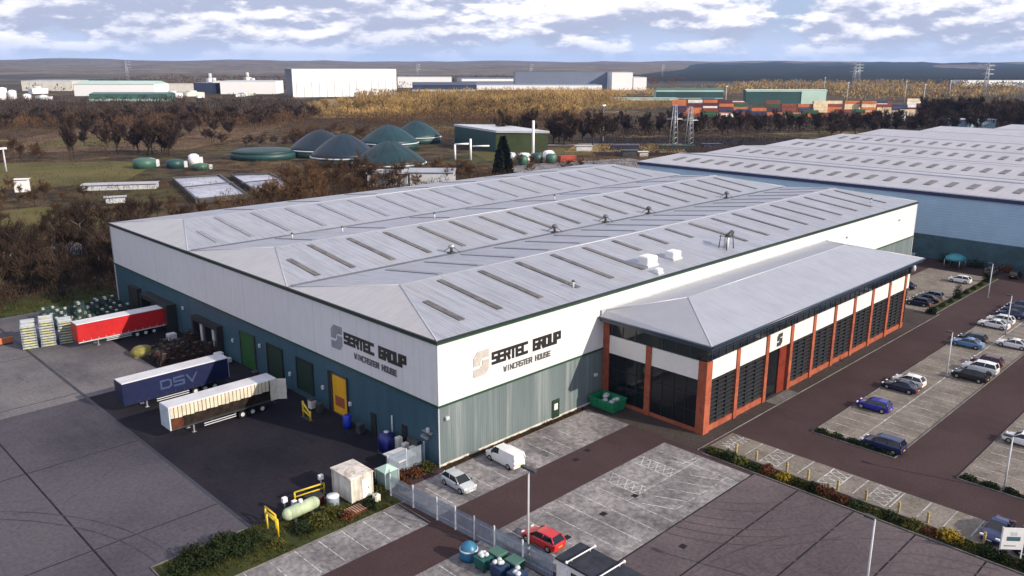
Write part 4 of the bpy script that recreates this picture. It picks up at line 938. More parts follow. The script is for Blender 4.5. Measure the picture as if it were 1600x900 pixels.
# railway side kiosks and gantry masts
for k, (x, y, l_, h, m_) in enumerate(((268, 214, 8, 2.4, 'lightgrey'), (285, 205, 14, 2.2, 'far_navy'), (306, 190, 18, 1.8, 'far_teal'), (328, 178, 9, 2, 'far_navy'), (262, 180, 7, 3, 'dark_metal'), (270, 176, 4, 2, 'off_white'))):
    shed('railway_hut', ('pale grey', 'long navy', 'long teal', 'short navy', 'black', 'cream')[k]+' hut beside the railway behind the far roof corner', x, y, x+l_*.75, y-l_*.66, 4, h, M[m_], M[m_], 'hut')
def mast(x, y, h, lab, w_=.35, arms=0, cat='mast', group=None):
    t = empty('lattice_mast' if arms else 'floodlight_mast', (x, y, 0), lab, cat, group)
    mb = MB()
    if arms:
        b = h*.075
        for sx in (-1, 1):
            for sy in (-1, 1): mb.tube((x+sx*b, y+sy*b, 0), (x+sx*.6, y+sy*.6, h), w_, w_*.7, 4)
        for k in range(8):
            z = h*k/8; z2 = h*(k+1)/8; s0 = b+(.6-b)*k/8; s1 = b+(.6-b)*(k+1)/8
            mb.tube((x-s0, y-s0, z), (x+s1, y+s1, z2), w_*.6, n=3); mb.tube((x+s0, y+s0, z), (x-s1, y-s1, z2), w_*.6, n=3); mb.tube((x-s0, y+s0, z), (x+s1, y-s1, z2), w_*.6, n=3)
        mb.build('tower', M['steel'], t); a_ = MB()
        for k in range(arms): z = h*(.66+.13*k); a_.tube((x-h*.14, y+h*.14, z), (x+h*.14, y-h*.14, z), w_*.9, n=4); a_.tube((x-h*.14, y+h*.14, z), (x, y, z+h*.05), w_*.6, n=3); a_.tube((x+h*.14, y-h*.14, z), (x, y, z+h*.05), w_*.6, n=3)
        a_.build('cross_arm', M['steel'], t)
    else:
        mb.tube((x, y, 0), (x, y, h), w_, w_*.6, 6); mb.build('pole', M['lightgrey'], t); MB().box(x-1.3, x+1.3, y-.4, y+.4, h-.2, h+.5).build('lamp_head', M['white'], t)
def at(px, py, z=0):
    d = fw*FPX+rt2*(px-800)-up2*(py-450); k = (z-CAM.z)/d.z; return CAM+d*k
for k, (a, b, h, lab) in enumerate(((200, 128, 48, 'pylon standing on the skyline above the long white shed'), (652, 126, 44, 'pylon on the skyline right of the tallest white box'), (829, 124, 44, 'faint pylon above the big blue grey warehouse'), (1034, 122, 44, 'faint pylon right of the white end blocks'), (1333, 138, 46, 'left pylon of the pair above the containers'), (1340, 134, 46, 'right pylon of the pair above the containers'), (1538, 150, 46, 'nearest pylon on the right over the golden scrub'))):
    p = at(a, b); mast(p.x, p.y, h, lab, .5, 3, 'pylon')
mast(319, 191, 22, 'left lattice mast beside the railway', .28, 1); mast(326, 186, 21, 'right lattice mast beside the railway', .28, 1)
for a, b, h, lab in ((942, 222, 20, 'thin floodlight mast before the railway trees'), (1133, 172, 22, 'floodlight mast at the left end of the container yard'), (1441, 172, 24, 'floodlight mast at the right end of the container yard'), (1322, 166, 24, 'floodlight mast behind the orange containers'), (1413, 160, 24, 'floodlight mast far beyond the white containers'), (1287, 148, 24, 'floodlight mast beside the pale bay of the teal shed'), (1482, 158, 24, 'thick white mast left of the nearest pylon'), (10, 268, 9, 'short mast at the left edge of the grass field')):
    p = at(a, b); mast(p.x, p.y, h, lab, .4)
# containers
CC = {'orange': (.50, .15, .05), 'rust red': (.22, .045, .02), 'cream': (.72, .58, .38), 'white': (.75, .74, .70), 'dark blue': (.02, .035, .10), 'dark green': (.02, .08, .04), 'maroon': (.08, .02, .03)}
CM = {k: mat('container_'+k.replace(' ', '_'), v, .6, var=.2, scale=.3) for k, v in CC.items()}
cp = empty('shipping_container', (0, 0, 0), '', 'shipping container', 'shipping containers in the distant yard')
bd = MB().box(-6.1, 6.1, -1.22, 1.22, .1, 2.55).build('body', CM['orange'], cp)
MB().box(-6.15, -6.101, -1.1, 1.1, .2, 2.45).build('door', CM['rust red'], cp)
def cont(x, y, z, c, rz):
    o = place(cp, (x, y, z), rz, c+' shipping container stacked in the distant container yard', None)
    b = [k for k in (o.children if o is not cp else kids(cp)) if k.name.startswith('body')]
    b = b or [k for k in bpy.data.objects if k.parent == o and k.name.startswith('body')]
    for q in b: q.material_slots[0].link = 'OBJECT'; q.material_slots[0].material = CM[c]
rc_ = random.Random(12)
dirv = Vector((.72, -.69)); nv = Vector((.69, .72))
for row in range(7):
    for k in range(17):
        u = k*13.4+row*4+rc_.uniform(-1, 1); v = row*17+rc_.uniform(-2, 2)
        x = 505+dirv.x*u+nv.x*v; y = 318+dirv.y*u+nv.y*v
        if y < 165 or rc_.random() < .15: continue
        fr = k/16
        pal = ['rust red', 'maroon', 'dark blue', 'orange', 'dark green', 'rust red', 'white'] if fr < .45 else (['orange', 'orange', 'cream', 'cream', 'rust red', 'orange'] if row > 2 else ['maroon', 'dark blue', 'rust red', 'orange', 'dark green'])
        if fr > .8: pal = ['white', 'cream', 'rust red', 'dark blue', 'maroon']
        for s_ in range(rc_.choice([2, 3, 4, 4, 5] if row > 2 else [1, 2, 2, 3]) if not (.3 < fr < .75 and row > 3) else 1): cont(x, y, s_*2.6, rc_.choice(pal), math.atan2(dirv.y, dirv.x)+rc_.choice([0, 0, 0, math.pi/2]) if s_ == 0 else math.atan2(dirv.y, dirv.x))

for k, (a, b, h, w_, c) in enumerate(((330, 140, 26, 5, 'white'), (336, 142, 20, 6, 'cream'), (343, 141, 15, 7, 'pale grey'), (388, 138, 27, 5, 'slim white'), (396, 139, 18, 7, 'stout cream'), (405, 140, 12, 8, 'squat pale'), (60, 146, 10, 10, 'low cream'), (300, 150, 7, 12, 'flat white'), (270, 152, 8, 9, 'small beige'))):
    q_ = at(a, b); t = empty('process_tower', (q_.x, q_.y, 0), c+' works tower in the far industrial estate left of the tallest white box', 'tower')
    MB().box(q_.x-w_, q_.x+w_, q_.y-w_, q_.y+w_, 0, h*.7).build('base', M['off_white'] if k % 2 else M['far_white'], t); MB().tube((q_.x, q_.y, h*.7+.01), (q_.x, q_.y, h), w_*.6, w_*.5, 10).build('stack', M['lightgrey'], t)
fbuild('distant_warehouse', 'dark navy block left of the white low warehouse', 480, 1120, 499, 1090, 30, 15, M['far_navy'], M['far_grey'])
# ================================================================ vehicles
M['glass'] = mat('car_glass', (.010, .012, .016), .06, var=.1, spec=.6)
M['tyre'] = mat('tyre', (.012, .012, .012), .8)
M['rim'] = mat('alloy_rim', (.45, .46, .48), .35, metal=.7)
M['lamp'] = mat('clear_lamp', (.75, .76, .78), .15)
M['tail'] = mat('red_lamp', (.35, .01, .01), .2)
PAINT = {}
def paint(n, c, metal=.25):
    if n not in PAINT: PAINT[n] = mat('car_paint_'+n.replace(' ', '_'), c, .28, metal=metal, var=.04, coat=.6)
    return PAINT[n]
def loft(mb, st, prof, mi=0):
    """st: (x, halfwidth, belt) stations; prof: list of (wf, zf) from sill to centre; closes both ends"""
    ring = []
    for x, w_, zb, zs in st:
        half = [(w_*a, zs+(zb-zs)*b) for a, b in prof]
        ring.append([(x, -y, z) for y, z in half]+[(x, y, z) for y, z in reversed(half)])
    n = len(ring[0]); vs = [p for r_ in ring for p in r_]; fs = []
    for k in range(len(ring)-1):
        for i in range(n-1): fs.append((k*n+i, (k+1)*n+i, (k+1)*n+i+1, k*n+i+1))
        fs.append((k*n+n-1, (k+1)*n+n-1, (k+1)*n, k*n))
    fs.append(tuple(range(n-1, -1, -1))); fs.append(tuple(len(vs)-n+i for i in range(n)))
    return mb.add(vs, [f[::-1] for f in fs], mi, False)
def car(kind, name='parked_car'):
    Lc, Wc, Hc, rb, rt_, fb_, ft = {'hatch': (4.15, 1.76, 1.48, -.47, -.37, .24, .06), 'saloon': (4.65, 1.82, 1.44, -.38, -.20, .20, .02), 'suv': (4.6, 1.88, 1.66, -.48, -.42, .25, .10), 'van': (4.75, 1.85, 1.86, -.49, -.47, .30, .19)}[kind]
    t = empty(name, (0, 0, 0), '', 'car'); w2 = Wc/2; zb = .62*Hc+.02; hb = zb-.06
    st = [(-.5*Lc, .80*w2, hb*.86, .30), (-.487*Lc, .92*w2, hb*.98, .24), (-.44*Lc, .98*w2, zb, .20), (-.2*Lc, w2, zb, .18), (.1*Lc, w2, zb-.01, .18), (.24*Lc, .99*w2, hb, .18), (.37*Lc, .97*w2, hb*.93, .20), (.455*Lc, .90*w2, hb*.80, .24), (.5*Lc, .74*w2, hb*.66, .28)]
    b = MB(); loft(b, st, [(.90, 0), (1, .18), (1.0, .55), (.97, .86), (.88, 1.0), (.4, 1.03)])
    # roof slab and pillars
    zr = Hc-.05; wr = .73*w2; wbt = .90*w2
    q = lambda x, y, z: (x*Lc, y, z)
    rp = [(rt_, wr*.93, zr-.02), ((rt_+ft)/2, wr, zr+.05), (ft, wr*.96, zr-.01)]
    for (xa, ya, za), (xb, yb, zb_) in zip(rp, rp[1:]):
        b.add([q(xa, -ya, za-.03), q(xb, -yb, zb_-.03), q(xb, yb, zb_-.03), q(xa, ya, za-.03), q(xa, -ya*.8, za+.02), q(xb, -yb*.8, zb_+.02), q(xb, yb*.8, zb_+.02), q(xa, ya*.8, za+.02)], [(3, 2, 1, 0), (4, 5, 6, 7), (0, 1, 5, 4), (1, 2, 6, 5), (2, 3, 7, 6), (3, 0, 4, 7)])
    for s_ in (-1, 1):
        b.tube(q(fb_, s_*wbt, zb-.02), q(ft, s_*wr, zr), .035, n=5); b.tube(q(rb, s_*wbt*.98, zb-.03), q(rt_, s_*wr*.95, zr), .07 if kind != 'van' else .12, n=5); b.tube(q((fb_+rb)/2-.02, s_*wbt, zb-.02), q((ft+rt_)/2, s_*wr, zr), .04, n=5)
    if kind == 'van':
        b.add([q(-.49, -w2*.95, zb-.05), q(.02, -w2*.97, zb-.05), q(.02, -w2*.84, zr+.03), q(-.47, -w2*.82, zr+.03), q(-.49, w2*.95, zb-.05), q(.02, w2*.97, zb-.05), q(.02, w2*.84, zr+.03), q(-.47, w2*.82, zr+.03)], [(0, 1, 2, 3), (7, 6, 5, 4), (3, 2, 6, 7), (0, 3, 7, 4), (1, 5, 6, 2)])
    b.build('body', paint('white', (.72, .72, .72), 0), t, (0, 0, 0))
    e = .012
    MB().add([q(fb_, -wbt*.97, zb-.03), q(fb_, wbt*.97, zb-.03), q(ft, wr*.93, zr-.02), q(ft, -wr*.93, zr-.02), q(fb_-.02, 0, zb-.3)], [(0, 1, 2, 3), (0, 4, 1), (0, 3, 4), (1, 4, 2), (2, 4, 3)]).build('windscreen', M['glass'], t, (0, 0, 0))
    if kind != 'van': MB().add([q(rb, -wbt*.92, zb-.02), q(rb, wbt*.92, zb-.02), q(rt_, wr*.9, zr-.03), q(rt_, -wr*.9, zr-.03), q(rb+.05, 0, zb-.3)], [(3, 2, 1, 0), (0, 1, 4), (4, 3, 0), (2, 4, 1), (3, 4, 2)]).build('rear_window', M['glass'], t, (0, 0, 0))
    for s_ in (-1, 1):
        xr = rb if kind != 'van' else .03; xt = rt_ if kind != 'van' else .03
        v = [q(fb_-.01, s_*wbt*.985, zb-.03), q(xr+.02, s_*wbt*.975, zb-.03), q(xt+.02, s_*wr*.97, zr-.03), q(ft-.01, s_*wr*.97, zr-.03)]
        MB().add(v+[(x, y*.93, z) for x, y, z in v], [(0, 1, 2, 3), (7, 6, 5, 4), (0, 4, 5, 1), (2, 6, 7, 3)]).build('side_window', M['glass'], t, (0, 0, 0))
        MB().bbox(.435*Lc, .475*Lc, s_*w2*.72-.18, s_*w2*.72+.18, .58*hb+.1, .58*hb+.26, .02).build('headlight', M['lamp'], t, (0, 0, 0))
        MB().bbox(-.497*Lc, -.46*Lc, s_*w2*.76-.12, s_*w2*.76+.14, .60, .60+.26, .02).build('tail_light', M['tail'], t, (0, 0, 0))
        MB().bbox(.19*Lc, .19*Lc+.18, s_*(w2+.10)-.09, s_*(w2+.10)+.09, zb-.02, zb+.12, .03).build('wing_mirror', M['dark_metal'], t, (0, 0, 0))
    MB().box(-.505*Lc, -.49*Lc, -.26, .26, .52, .63).build('number_plate', M['yellow'], t, (0, 0, 0)); MB().box(.488*Lc, .503*Lc, -.26, .26, .36, .47).build('number_plate', M['white'], t, (0, 0, 0))
    for sx in (-.31, .31):
        for s_ in (-1, 1):
            wl = MB().tube((sx*Lc, s_*(w2-.20), .32), (sx*Lc, s_*(w2+.012), .32), .33, n=16).build('wheel', M['tyre'], t, (0, 0, 0))
            MB().tube((sx*Lc, s_*(w2+.0), .32), (sx*Lc, s_*(w2+.022), .32), .20, n=10).build('rim', M['rim'], wl, (0, 0, 0))
    return t
CAR = {k: car(k) for k in ('hatch', 'saloon', 'suv')}
CAR['van'] = car('van', 'parked_van')
CP = {'silver': (.50, .53, .56), 'white': (.78, .78, .78), 'red': (.50, .008, .014), 'royal blue': (.012, .020, .30), 'navy': (.008, .012, .045), 'black': (.008, .009, .011), 'pale blue': (.10, .22, .42), 'dark red': (.09, .012, .016), 'grey': (.16, .17, .18), 'dark blue': (.010, .018, .085)}
def park(kind, x, y, rz, c, label, cat='car'):
    o = place(CAR[kind], (x, y, .022), R(rz), label, 'cars parked on the site' if cat == 'car' else None, cat=cat)
    o['category'] = cat
    for k in bpy.data.objects if False else o.children_recursive:
        if k.name.split('.')[0] == 'body': k.material_slots[0].link = 'OBJECT'; k.material_slots[0].material = paint(c, CP[c], 0 if c in ('white', 'red') else .3)
    return o
park('hatch', -1.3, -4.6, -93, 'silver', 'silver hatchback parked by the fence corner near the building corner')
park('van', 5.9, -4.0, 88, 'white', 'white small van parked alone before the ribbed teal wall', 'van')
park('hatch', -2.7, -17.8, 92, 'red', 'bright red hatchback parked beside the tall lamp post')
park('hatch', 49.4, -26.2, 92, 'royal blue', 'royal blue hatchback alone in the front row of the long bays')
park('suv', 38.9, -31.6, 90, 'dark blue', 'dark blue off roader at the near end of the rear bays')
park('saloon', 58.4, -26.0, 90, 'navy', 'navy saloon beside a white one in the front row')
park('hatch', 61.3, -26.0, 90, 'white', 'white hatchback tucked beside the navy saloon in the front row')
park('suv', 69.4, -31.2, 88, 'black', 'black car nearest us of the trio in the rear row')
park('suv', 73.6, -31.2, 91, 'white', 'white car in the middle of the trio in the rear row')
park('hatch', 77.4, -31.0, 92, 'dark red', 'dark red car at the far side of the rear row trio')
park('saloon', 84.2, -26.2, 90, 'pale blue', 'pale blue saloon in the front row facing the annex end')
park('hatch', 87.2, -26.0, 90, 'black', 'black hatchback half hidden behind the pale blue saloon')
park('saloon', 88.8, -31.3, 90, 'white', 'white saloon alone at the far part of the rear row')
park('saloon', 97.8, -26.0, 90, 'white', 'nearer of two white cars together at the far front row')
park('hatch', 101.4, -26.0, 90, 'white', 'farther of two white cars together at the far front row')
park('saloon', 106.4, -26.3, 90, 'dark blue', 'dark blue saloon next to the two far white cars')
park('hatch', 109.4, -26.0, 90, 'navy', 'navy hatchback third beyond the two far white cars')
park('suv', 112.6, -26.2, 90, 'dark blue', 'dark blue tall car last in the front row at the frame edge')
park('saloon', 105.4, -31.4, 90, 'white', 'white nosed car at the right frame edge in the rear row')
park('hatch', 110.4, -31.2, 90, 'black', 'black hatchback at the far right end of the rear row')
park('hatch', 51.6, -42.4, 90, 'white', 'white hatchback alone in the right hand bays at the frame edge')
park('hatch', 125.6, -11.8, 90, 'white', 'lone white hatchback in the small far car park by the neighbour wall')
park('hatch', 102.6, -12.2, 90, 'navy', 'left navy car of the tight dark group past the annex end')
park('saloon', 106.0, -12.4, 90, 'black', 'black saloon in the middle of the tight dark group past the annex')
park('hatch', 109.0, -12.3, 90, 'grey', 'grey hatchback at the far side of the tight dark group')
park('hatch', 108.6, -5.8, 90, 'black', 'black hatchback behind the dark group past the annex end')
park('saloon', 112.8, -5.6, 90, 'navy', 'navy saloon in the back row near the warehouse corner')
park('hatch', 137.8, -14.0, 0, 'grey', 'grey hatchback close under the neighbour wall shrubs')
park('hatch', 138.0, -18.5, 0, 'black', 'black hatchback under the neighbour wall at the right edge')
park('van', 137.5, 2.2, 0, 'silver', 'silver van in the dim corner between both warehouses', 'van')
park('saloon', 28.4, -46.3, 178, 'dark blue', 'dark blue saloon in the hedge side bays behind the signboard')
park('van', 28.2, -49.0, 180, 'navy', 'dark van at the frame edge right behind the signboard', 'van')
park('van', -6, 143, 15, 'white', 'white van passing on the road behind the yard thicket', 'van')
park('saloon', 3, 143.6, 10, 'grey', 'grey car passing on the road behind the yard thicket')
for c in list(CAR.values()):
    pass
# ---------------------------------------------------------------- trailers
def trailer(x0, x1, yc, name, label, curtain, style):
    t = empty(name, (x0, yc, 0), label, 'trailer'); w2 = 1.27; y0, y1 = yc-w2, yc+w2
    ch = MB(); ch.box(x0+.3, x1-.2, yc-.55, yc-.40, .82, 1.12); ch.box(x0+.3, x1-.2, yc+.40, yc+.55, .82, 1.12); ch.box(x0, x1, y0+.05, y1-.05, 1.12, 1.24)
    for x in (x0+2, x0+5, x0+8): ch.box(x-.08, x+.08, y0+.1, y1-.1, .95, 1.118)
    ch.build('chassis', M['dark_metal'], t)
    for s_ in (-1, 1):
        lg = MB(); lg.box(x0+2.8, x0+2.95, yc+s_*.8-.08, yc+s_*.8+.08, .05, 1.1); lg.box(x0+2.65, x0+3.1, yc+s_*.8-.16, yc+s_*.8+.16, .02, .08); lg.build('landing_leg', M['steel'], t)
        for k in range(3):
            x = x1-2.1-1.32*k; wl = MB().tube((x, yc+s_*.82, .52), (x, yc+s_*1.22, .52), .5, n=16).build('wheel', M['tyre'], t)
            MB().tube((x, yc+s_*1.2, .52), (x, yc+s_*1.235, .52), .26, n=10).build('rim', M['lightgrey'], wl)
        gd = MB(); gd.box(x0+4, x1-5.6, yc+s_*1.22-.02, yc+s_*1.22+.02, .55, .65); gd.box(x0+4, x1-5.6, yc+s_*1.22-.02, yc+s_*1.22+.02, .82, .92)
        gd.build('side_guard', M['lightgrey'], t)
    MB().box(x1-.1, x1, y0+.2, y1-.2, .45, .6).build('rear_bumper', M['dark_metal'], t)
    rf_ = MB(); rf_.add([(x0, y0, 3.92), (x1, y0, 3.92), (x1, y1, 3.92), (x0, y1, 3.92), (x0, y0+.12, 4.02), (x1, y0+.12, 4.02), (x1, y1-.12, 4.02), (x0, y1-.12, 4.02)], [(3, 2, 1, 0), (4, 5, 6, 7), (0, 1, 5, 4), (1, 2, 6, 5), (2, 3, 7, 6), (3, 0, 4, 7)])
    rf_.build('roof', M['trail_roof'], t)
    MB().box(x0-.02, x0+.12, y0, y1, 1.2, 3.918).build('bulkhead', curtain if style != 'open' else M['pale_bulk'], t)
    if style == 'open':
        MB().box(x0+.13, x1-.7, y0+.4, y1-.02, 1.25, 3.9).build('load', M['dark_load'], t)
        u = MB()
        n = 26
        for k in range(n):
            xa = x0+.13+(x1-1.0-x0-.13)*k/n; xb = x0+.13+(x1-1.0-x0-.13)*(k+.86)/n; u.bbox(xa, xb, y0-.03, y0+.08, 2.62-.04*(k % 3), 3.91, .02)
        u.build('side_curtain', M['cream_curtain'], t)
        MB().box(x0+.13, x0+1.6, y0+.1, y0+.38, 1.25, 2.5).build('load_crate', M['rust_load'], t)
        MB().box(x1-.9, x1-.05, y0-.02, y0+.06, 1.2, 3.91).build('corner_post', M['off_white'], t)
        dd = MB(); dd.box(x1-.04, x1+.02, y0, y1, 1.2, 3.91); dd.build('rear_door', M['off_white'], t)
        op = MB(); op.add([(x1+.03, y0, 1.2), (x1+.9, y0-.75, 1.2), (x1+.9, y0-.75, 3.9), (x1+.03, y0, 3.9), (x1+.06, y0+.05, 1.2), (x1+.93, y0-.70, 1.2), (x1+.93, y0-.70, 3.9), (x1+.06, y0+.05, 3.9)], [(0, 1, 2, 3), (7, 6, 5, 4), (1, 5, 6, 2), (3, 2, 6, 7), (0, 4, 5, 1)]); op.build('open_door', M['off_white'], t)
    else:
        for yy, s_ in ((y0, -1), (y1, 1)):
            c = MB(); n = 30
            vs = []
            for k in range(n+1):
                x = x0+.12+(x1-x0-.2)*k/n; o = .018*math.sin(k*2.1)+.012*math.sin(k*.9)
                for z in (1.22, 1.8, 3.0, 3.9): vs.append((x, yy+s_*(.02+o*(1 if 1.3 < z < 3.5 else .3)), z))
            fs = []
            for k in range(n):
                for j in range(3):
                    f = (k*4+j, (k+1)*4+j, (k+1)*4+j+1, k*4+j+1); fs.append(f if s_ < 0 else f[::-1])
            c.add(vs, fs, 0, True); cu = c.build('side_curtain', curtain, t)
            if style == 'blue' and s_ < 0: letters(MB(), 'DSV', (x0+4.7, y0-.045, 1.95), (1, 0, 0), 1.25, 4.6, .24, (0, -1, 0), .01).build('lettering', M['dsv'], cu)
            ss = MB()
            for k in range(12): x = x0+.7+k*(x1-x0-1.2)/11; ss.box(x-.03, x+.03, yy+s_*.055-.012, yy+s_*.055+.012, 1.13, 1.5)
            ss.build('curtain_strap', M['lightgrey'] if style == 'red' else M['dark_metal'], cu)
        MB().box(x1-.06, x1, y0, y1, 1.2, 3.91).build('rear_door', M['lightgrey'], t)
        MB().box(x0, x1, y0-.04, y0+.02, 1.05, 1.19).build('side_rail', M['lightgrey'] if style == 'red' else curtain, t)
    return t
M['trail_roof'] = mat('trailer_roof', (.52, .52, .55), .5, var=.12, scale=.4)
M['pale_bulk'] = mat('pale_bulkhead', (.48, .55, .60), .5, var=.15)
M['cream_curtain'] = mat('cream_curtain', (.56, .51, .40), .6, var=.15, scale=.9)
M['rust_load'] = mat('rusty_load', (.075, .026, .015), .8, var=.5)
M['dark_load'] = mat('dark_brown_load', (.022, .015, .012), .8, var=.5)
M['dsv'] = mat('blue_grey_lettering', (.035, .055, .14), .5)
trailer(-18.8, -5.0, 39.3, 'curtainside_trailer', 'navy blue curtainside trailer with pale roof and three faint letters on its side', mat('navy_curtain', (.004, .009, .050), .45, var=.2), 'blue')
trailer(-17.8, -4.2, 28.0, 'curtainside_trailer', 'dirty cream trailer with half raised side curtain and open rear door', None, 'open')
trailer(-14.6, -1.2, 68.6, 'curtainside_trailer', 'red curtainside trailer backed into the far dock beside the stacked crates', mat('red_curtain', (.42, .010, .012), .42, var=.15), 'red')
# ---------------------------------------------------------------- yard goods
M['crate_y'] = mat('yellow_label_panel', (.44, .43, .20), .6, var=.35, scale=2.2)
M['crate_g'] = mat('grey_blue_crate', (.20, .24, .30), .55, var=.35, scale=1.4)
cr = empty('flat_crate', (0, 0, 0), '', 'crate')
q = MB(); q.box(-1.0, 1.0, -.75, .75, .10, .14); q.box(-1.0, 1.0, -.78, -.75, .10, .38); q.box(-1.0, 1.0, .75, .78, .10, .38); q.box(-1.03, -1.0, -.78, .78, .10, .38); q.box(1.0, 1.03, -.78, .78, .1, .38)
q.build('body', M['crate_g'], cr, (0, 0, 0))
q = MB()
for x in (-.9, 0, .9): q.box(x-.09, x+.09, -.75, .75, 0, .098)
q.build('runner', M['dark_metal'], cr, (0, 0, 0)); MB().box(-.75, .75, -.80, -.782, .16, .33).build('panel', M['crate_y'], cr, (0, 0, 0))
q = MB(); q.bbox(-.95, .95, -.7, .7, .141, .36, .03); q.build('cover', M['lightgrey'], cr, (0, 0, 0))
ca = R(-14); k_ = 0
stk = [(0, 0, 9), (1, 0, 10), (2, 0, 9), (0, 1, 9), (1, 1, 10), (2, 1, 8), (0, 2, 8), (2, 2, 7)]
for i, j, n in stk:
    x = -19.6+2.5*i*math.cos(ca)+j*2.1*.25; y = 73.6+2.5*i*math.sin(ca)+2.1*j
    for k in range(n):
        place(cr, (x+rnd.uniform(-.04, .04), y+rnd.uniform(-.04, .04), .01+.41*k), ca+rnd.uniform(-.02, .02),
              'grey blue flat crate with yellowish end panel stacked beside the red trailer', 'flat crates stacked beside the red trailer')
def stillage(name, fc, lc, lc2, lab, grp):
    t = empty(name, (0, 0, 0), lab, 'stillage', grp); f = MB()
    for x in (-.58, .58):
        for y in (-.48, .48): f.box(x-.04, x+.04, y-.04, y+.04, 0, 1.05)
    for z in (.12, .45, .98):
        f.box(-.54, .54, -.51, -.47, z, z+.05); f.box(-.54, .54, .47, .51, z, z+.05); f.box(-.61, -.57, -.44, .44, z, z+.05); f.box(.57, .61, -.44, .44, z, z+.05)
    f.box(-.56, .56, -.46, .46, .13, .16)
    for k in range(5): x = -.4+.2*k; f.box(x-.01, x+.01, -.50, -.48, .17, .97)
    f.build('frame', fc, t, (0, 0, 0)); l_ = MB(); r_ = random.Random(len(lab))
    for k in range(9):
        x = r_.uniform(-.45, .2); y = r_.uniform(-.38, .15); z = r_.uniform(.17, .5); l_.bbox(x, x+r_.uniform(.1, .3), y, y+r_.uniform(.1, .3), .165, z+r_.uniform(.1, .55), .02)
    l_.build('load', [lc], t, (0, 0, 0)); MB().bbox(-.35, .1, -.3, .15, .7, 1.0, .04).build('loose_part', lc2, t, (0, 0, 0))
    return t
M['still_green'] = mat('green_steel', (.015, .055, .045), .5, var=.4); M['still_rust'] = mat('rusty_steel', (.035, .018, .014), .7, var=.5)
SG = stillage('stillage', M['still_green'], M['dark_metal'], M['off_white'], 'dark green wire stillage in the mass behind the red trailer', 'green stillages behind the red trailer')
SR = stillage('stillage', M['still_rust'], M['rust_load'], M['still_green'], 'rusty stillage of metal parts between the red and navy trailers', 'rusty stillages between the trailers')
for i in range(9):
    for j in range(5):
        if rnd.random() < .12: continue
        for k in range(rnd.choice([1, 2, 2, 3])): place(SG, (-13.4+1.42*i+rnd.uniform(-.1, .1), 78.5+j*2.4+rnd.uniform(-.2, .2), .01+1.06*k), rnd.uniform(-.06, .06), SG['label'] or None, SG['group'])
for i in range(6):
    for j in range(6):
        if rnd.random() < .15 or (i == 0 and j > 3): continue
        for k in range(rnd.choice([1, 1, 2])): place(SR, (-8.3+1.4*i+rnd.uniform(-.12, .12), 51.4+j*1.5+rnd.uniform(-.15, .15), .01+1.06*k), rnd.uniform(-.12, .12), SR['label'], SR['group'])
t = empty('tarp_heap', (-8.6, 58.8, 0), 'yellow green tarpaulin over a low heap beside the rusty stillages', 'tarpaulin'); q = MB(); q.lathe([(1.7, 0), (1.6, .7), (1.2, 1.15), (.5, 1.35), (.02, 1.3)], (-8.6, 58.8, 0), 9); q.build('tarpaulin', mat('tarp', (.19, .17, .035), .6, var=.3), t); MB().box(-10.1, -7.1, 57.6, 60, .01, .12).build('pallet', M['bark_pale'], t)
for k, (x, y, s_, c, lab) in enumerate(((-1.3, 49.0, 1.0, 'white', 'white sack heap at the foot of the middle dock'), (-2.6, 62.4, 1.1, 'lightgrey', 'pale metal bin by the far dock edge'), (-1.0, 46.6, .7, 'lightgrey', 'small pale box by the bright green door'))):
    t = empty('goods_bin', (x, y, 0), lab, 'bin'); MB().bbox(x-s_*.6, x+s_*.6, y-s_*.5, y+s_*.5, .12, s_, .06).build('body', M[c], t); MB().box(x-s_*.6, x+s_*.6, y-s_*.4, y+s_*.4, .01, .119).build('foot', M['dark_metal'], t)
# blue tank, white cabinets, covered skip, blue drum, yellow barrier beside the end wall
t = empty('blue_tank', (-1.6, 7.3, 0), 'dark blue round tank by the end wall near the corner', 'tank'); MB().lathe([(1.0, .1), (1.0, 1.7), (.75, 2.1), (.3, 2.25), (.02, 2.3)], (-1.6, 7.3, 0), 18).build('shell', mat('blue_plastic', (.006, .010, .10), .4, var=.1), t); MB().lathe([(.3, 0), (.3, .12), (.02, .16)], (-1.6, 7.3, 2.25), 10).build('lid', M['lightgrey'], t); MB().lathe([(1.05, 0), (1.05, .12)], (-1.6, 7.3, .01), 18).build('plinth', M['kerb'], t)
for k, (x, y, h) in enumerate(((-.9, 6.0, 1.9), (-.8, 4.95, 1.5), (-.75, 3.7, 1.5))):
    t = empty('white_cabinet', (x, y, 0), ('tallest white cabinet right beside the blue tank', 'middle white cabinet before the end wall', 'white cabinet nearest the building corner')[k], 'cabinet')
    MB().bbox(x-.35, x+.35, y-.3, y+.3, .1, h, .04).build('housing', M['off_white'], t); MB().box(x-.36, x-.352, y-.2, y+.2, .3, h-.3).build('door', M['lightgrey'], t); MB().box(x-.3, x+.3, y-.25, y+.25, .01, .098).build('base', M['dark_metal'], t)
t = empty('covered_skip', (-2.6, 3.4, 0), 'low skip with a flat pale grey cover beside the building corner', 'skip'); MB().prism([(-3.7, 2.2), (-1.5, 2.4), (-1.5, 4.7), (-3.7, 4.7)], .1, 1.15).build('body', M['dark_metal'], t); MB().prism([(-3.9, 2.05), (-1.35, 2.3), (-1.35, 4.85), (-3.9, 4.9)], 1.152, 1.28).build('cover', M['lightgrey'], t)
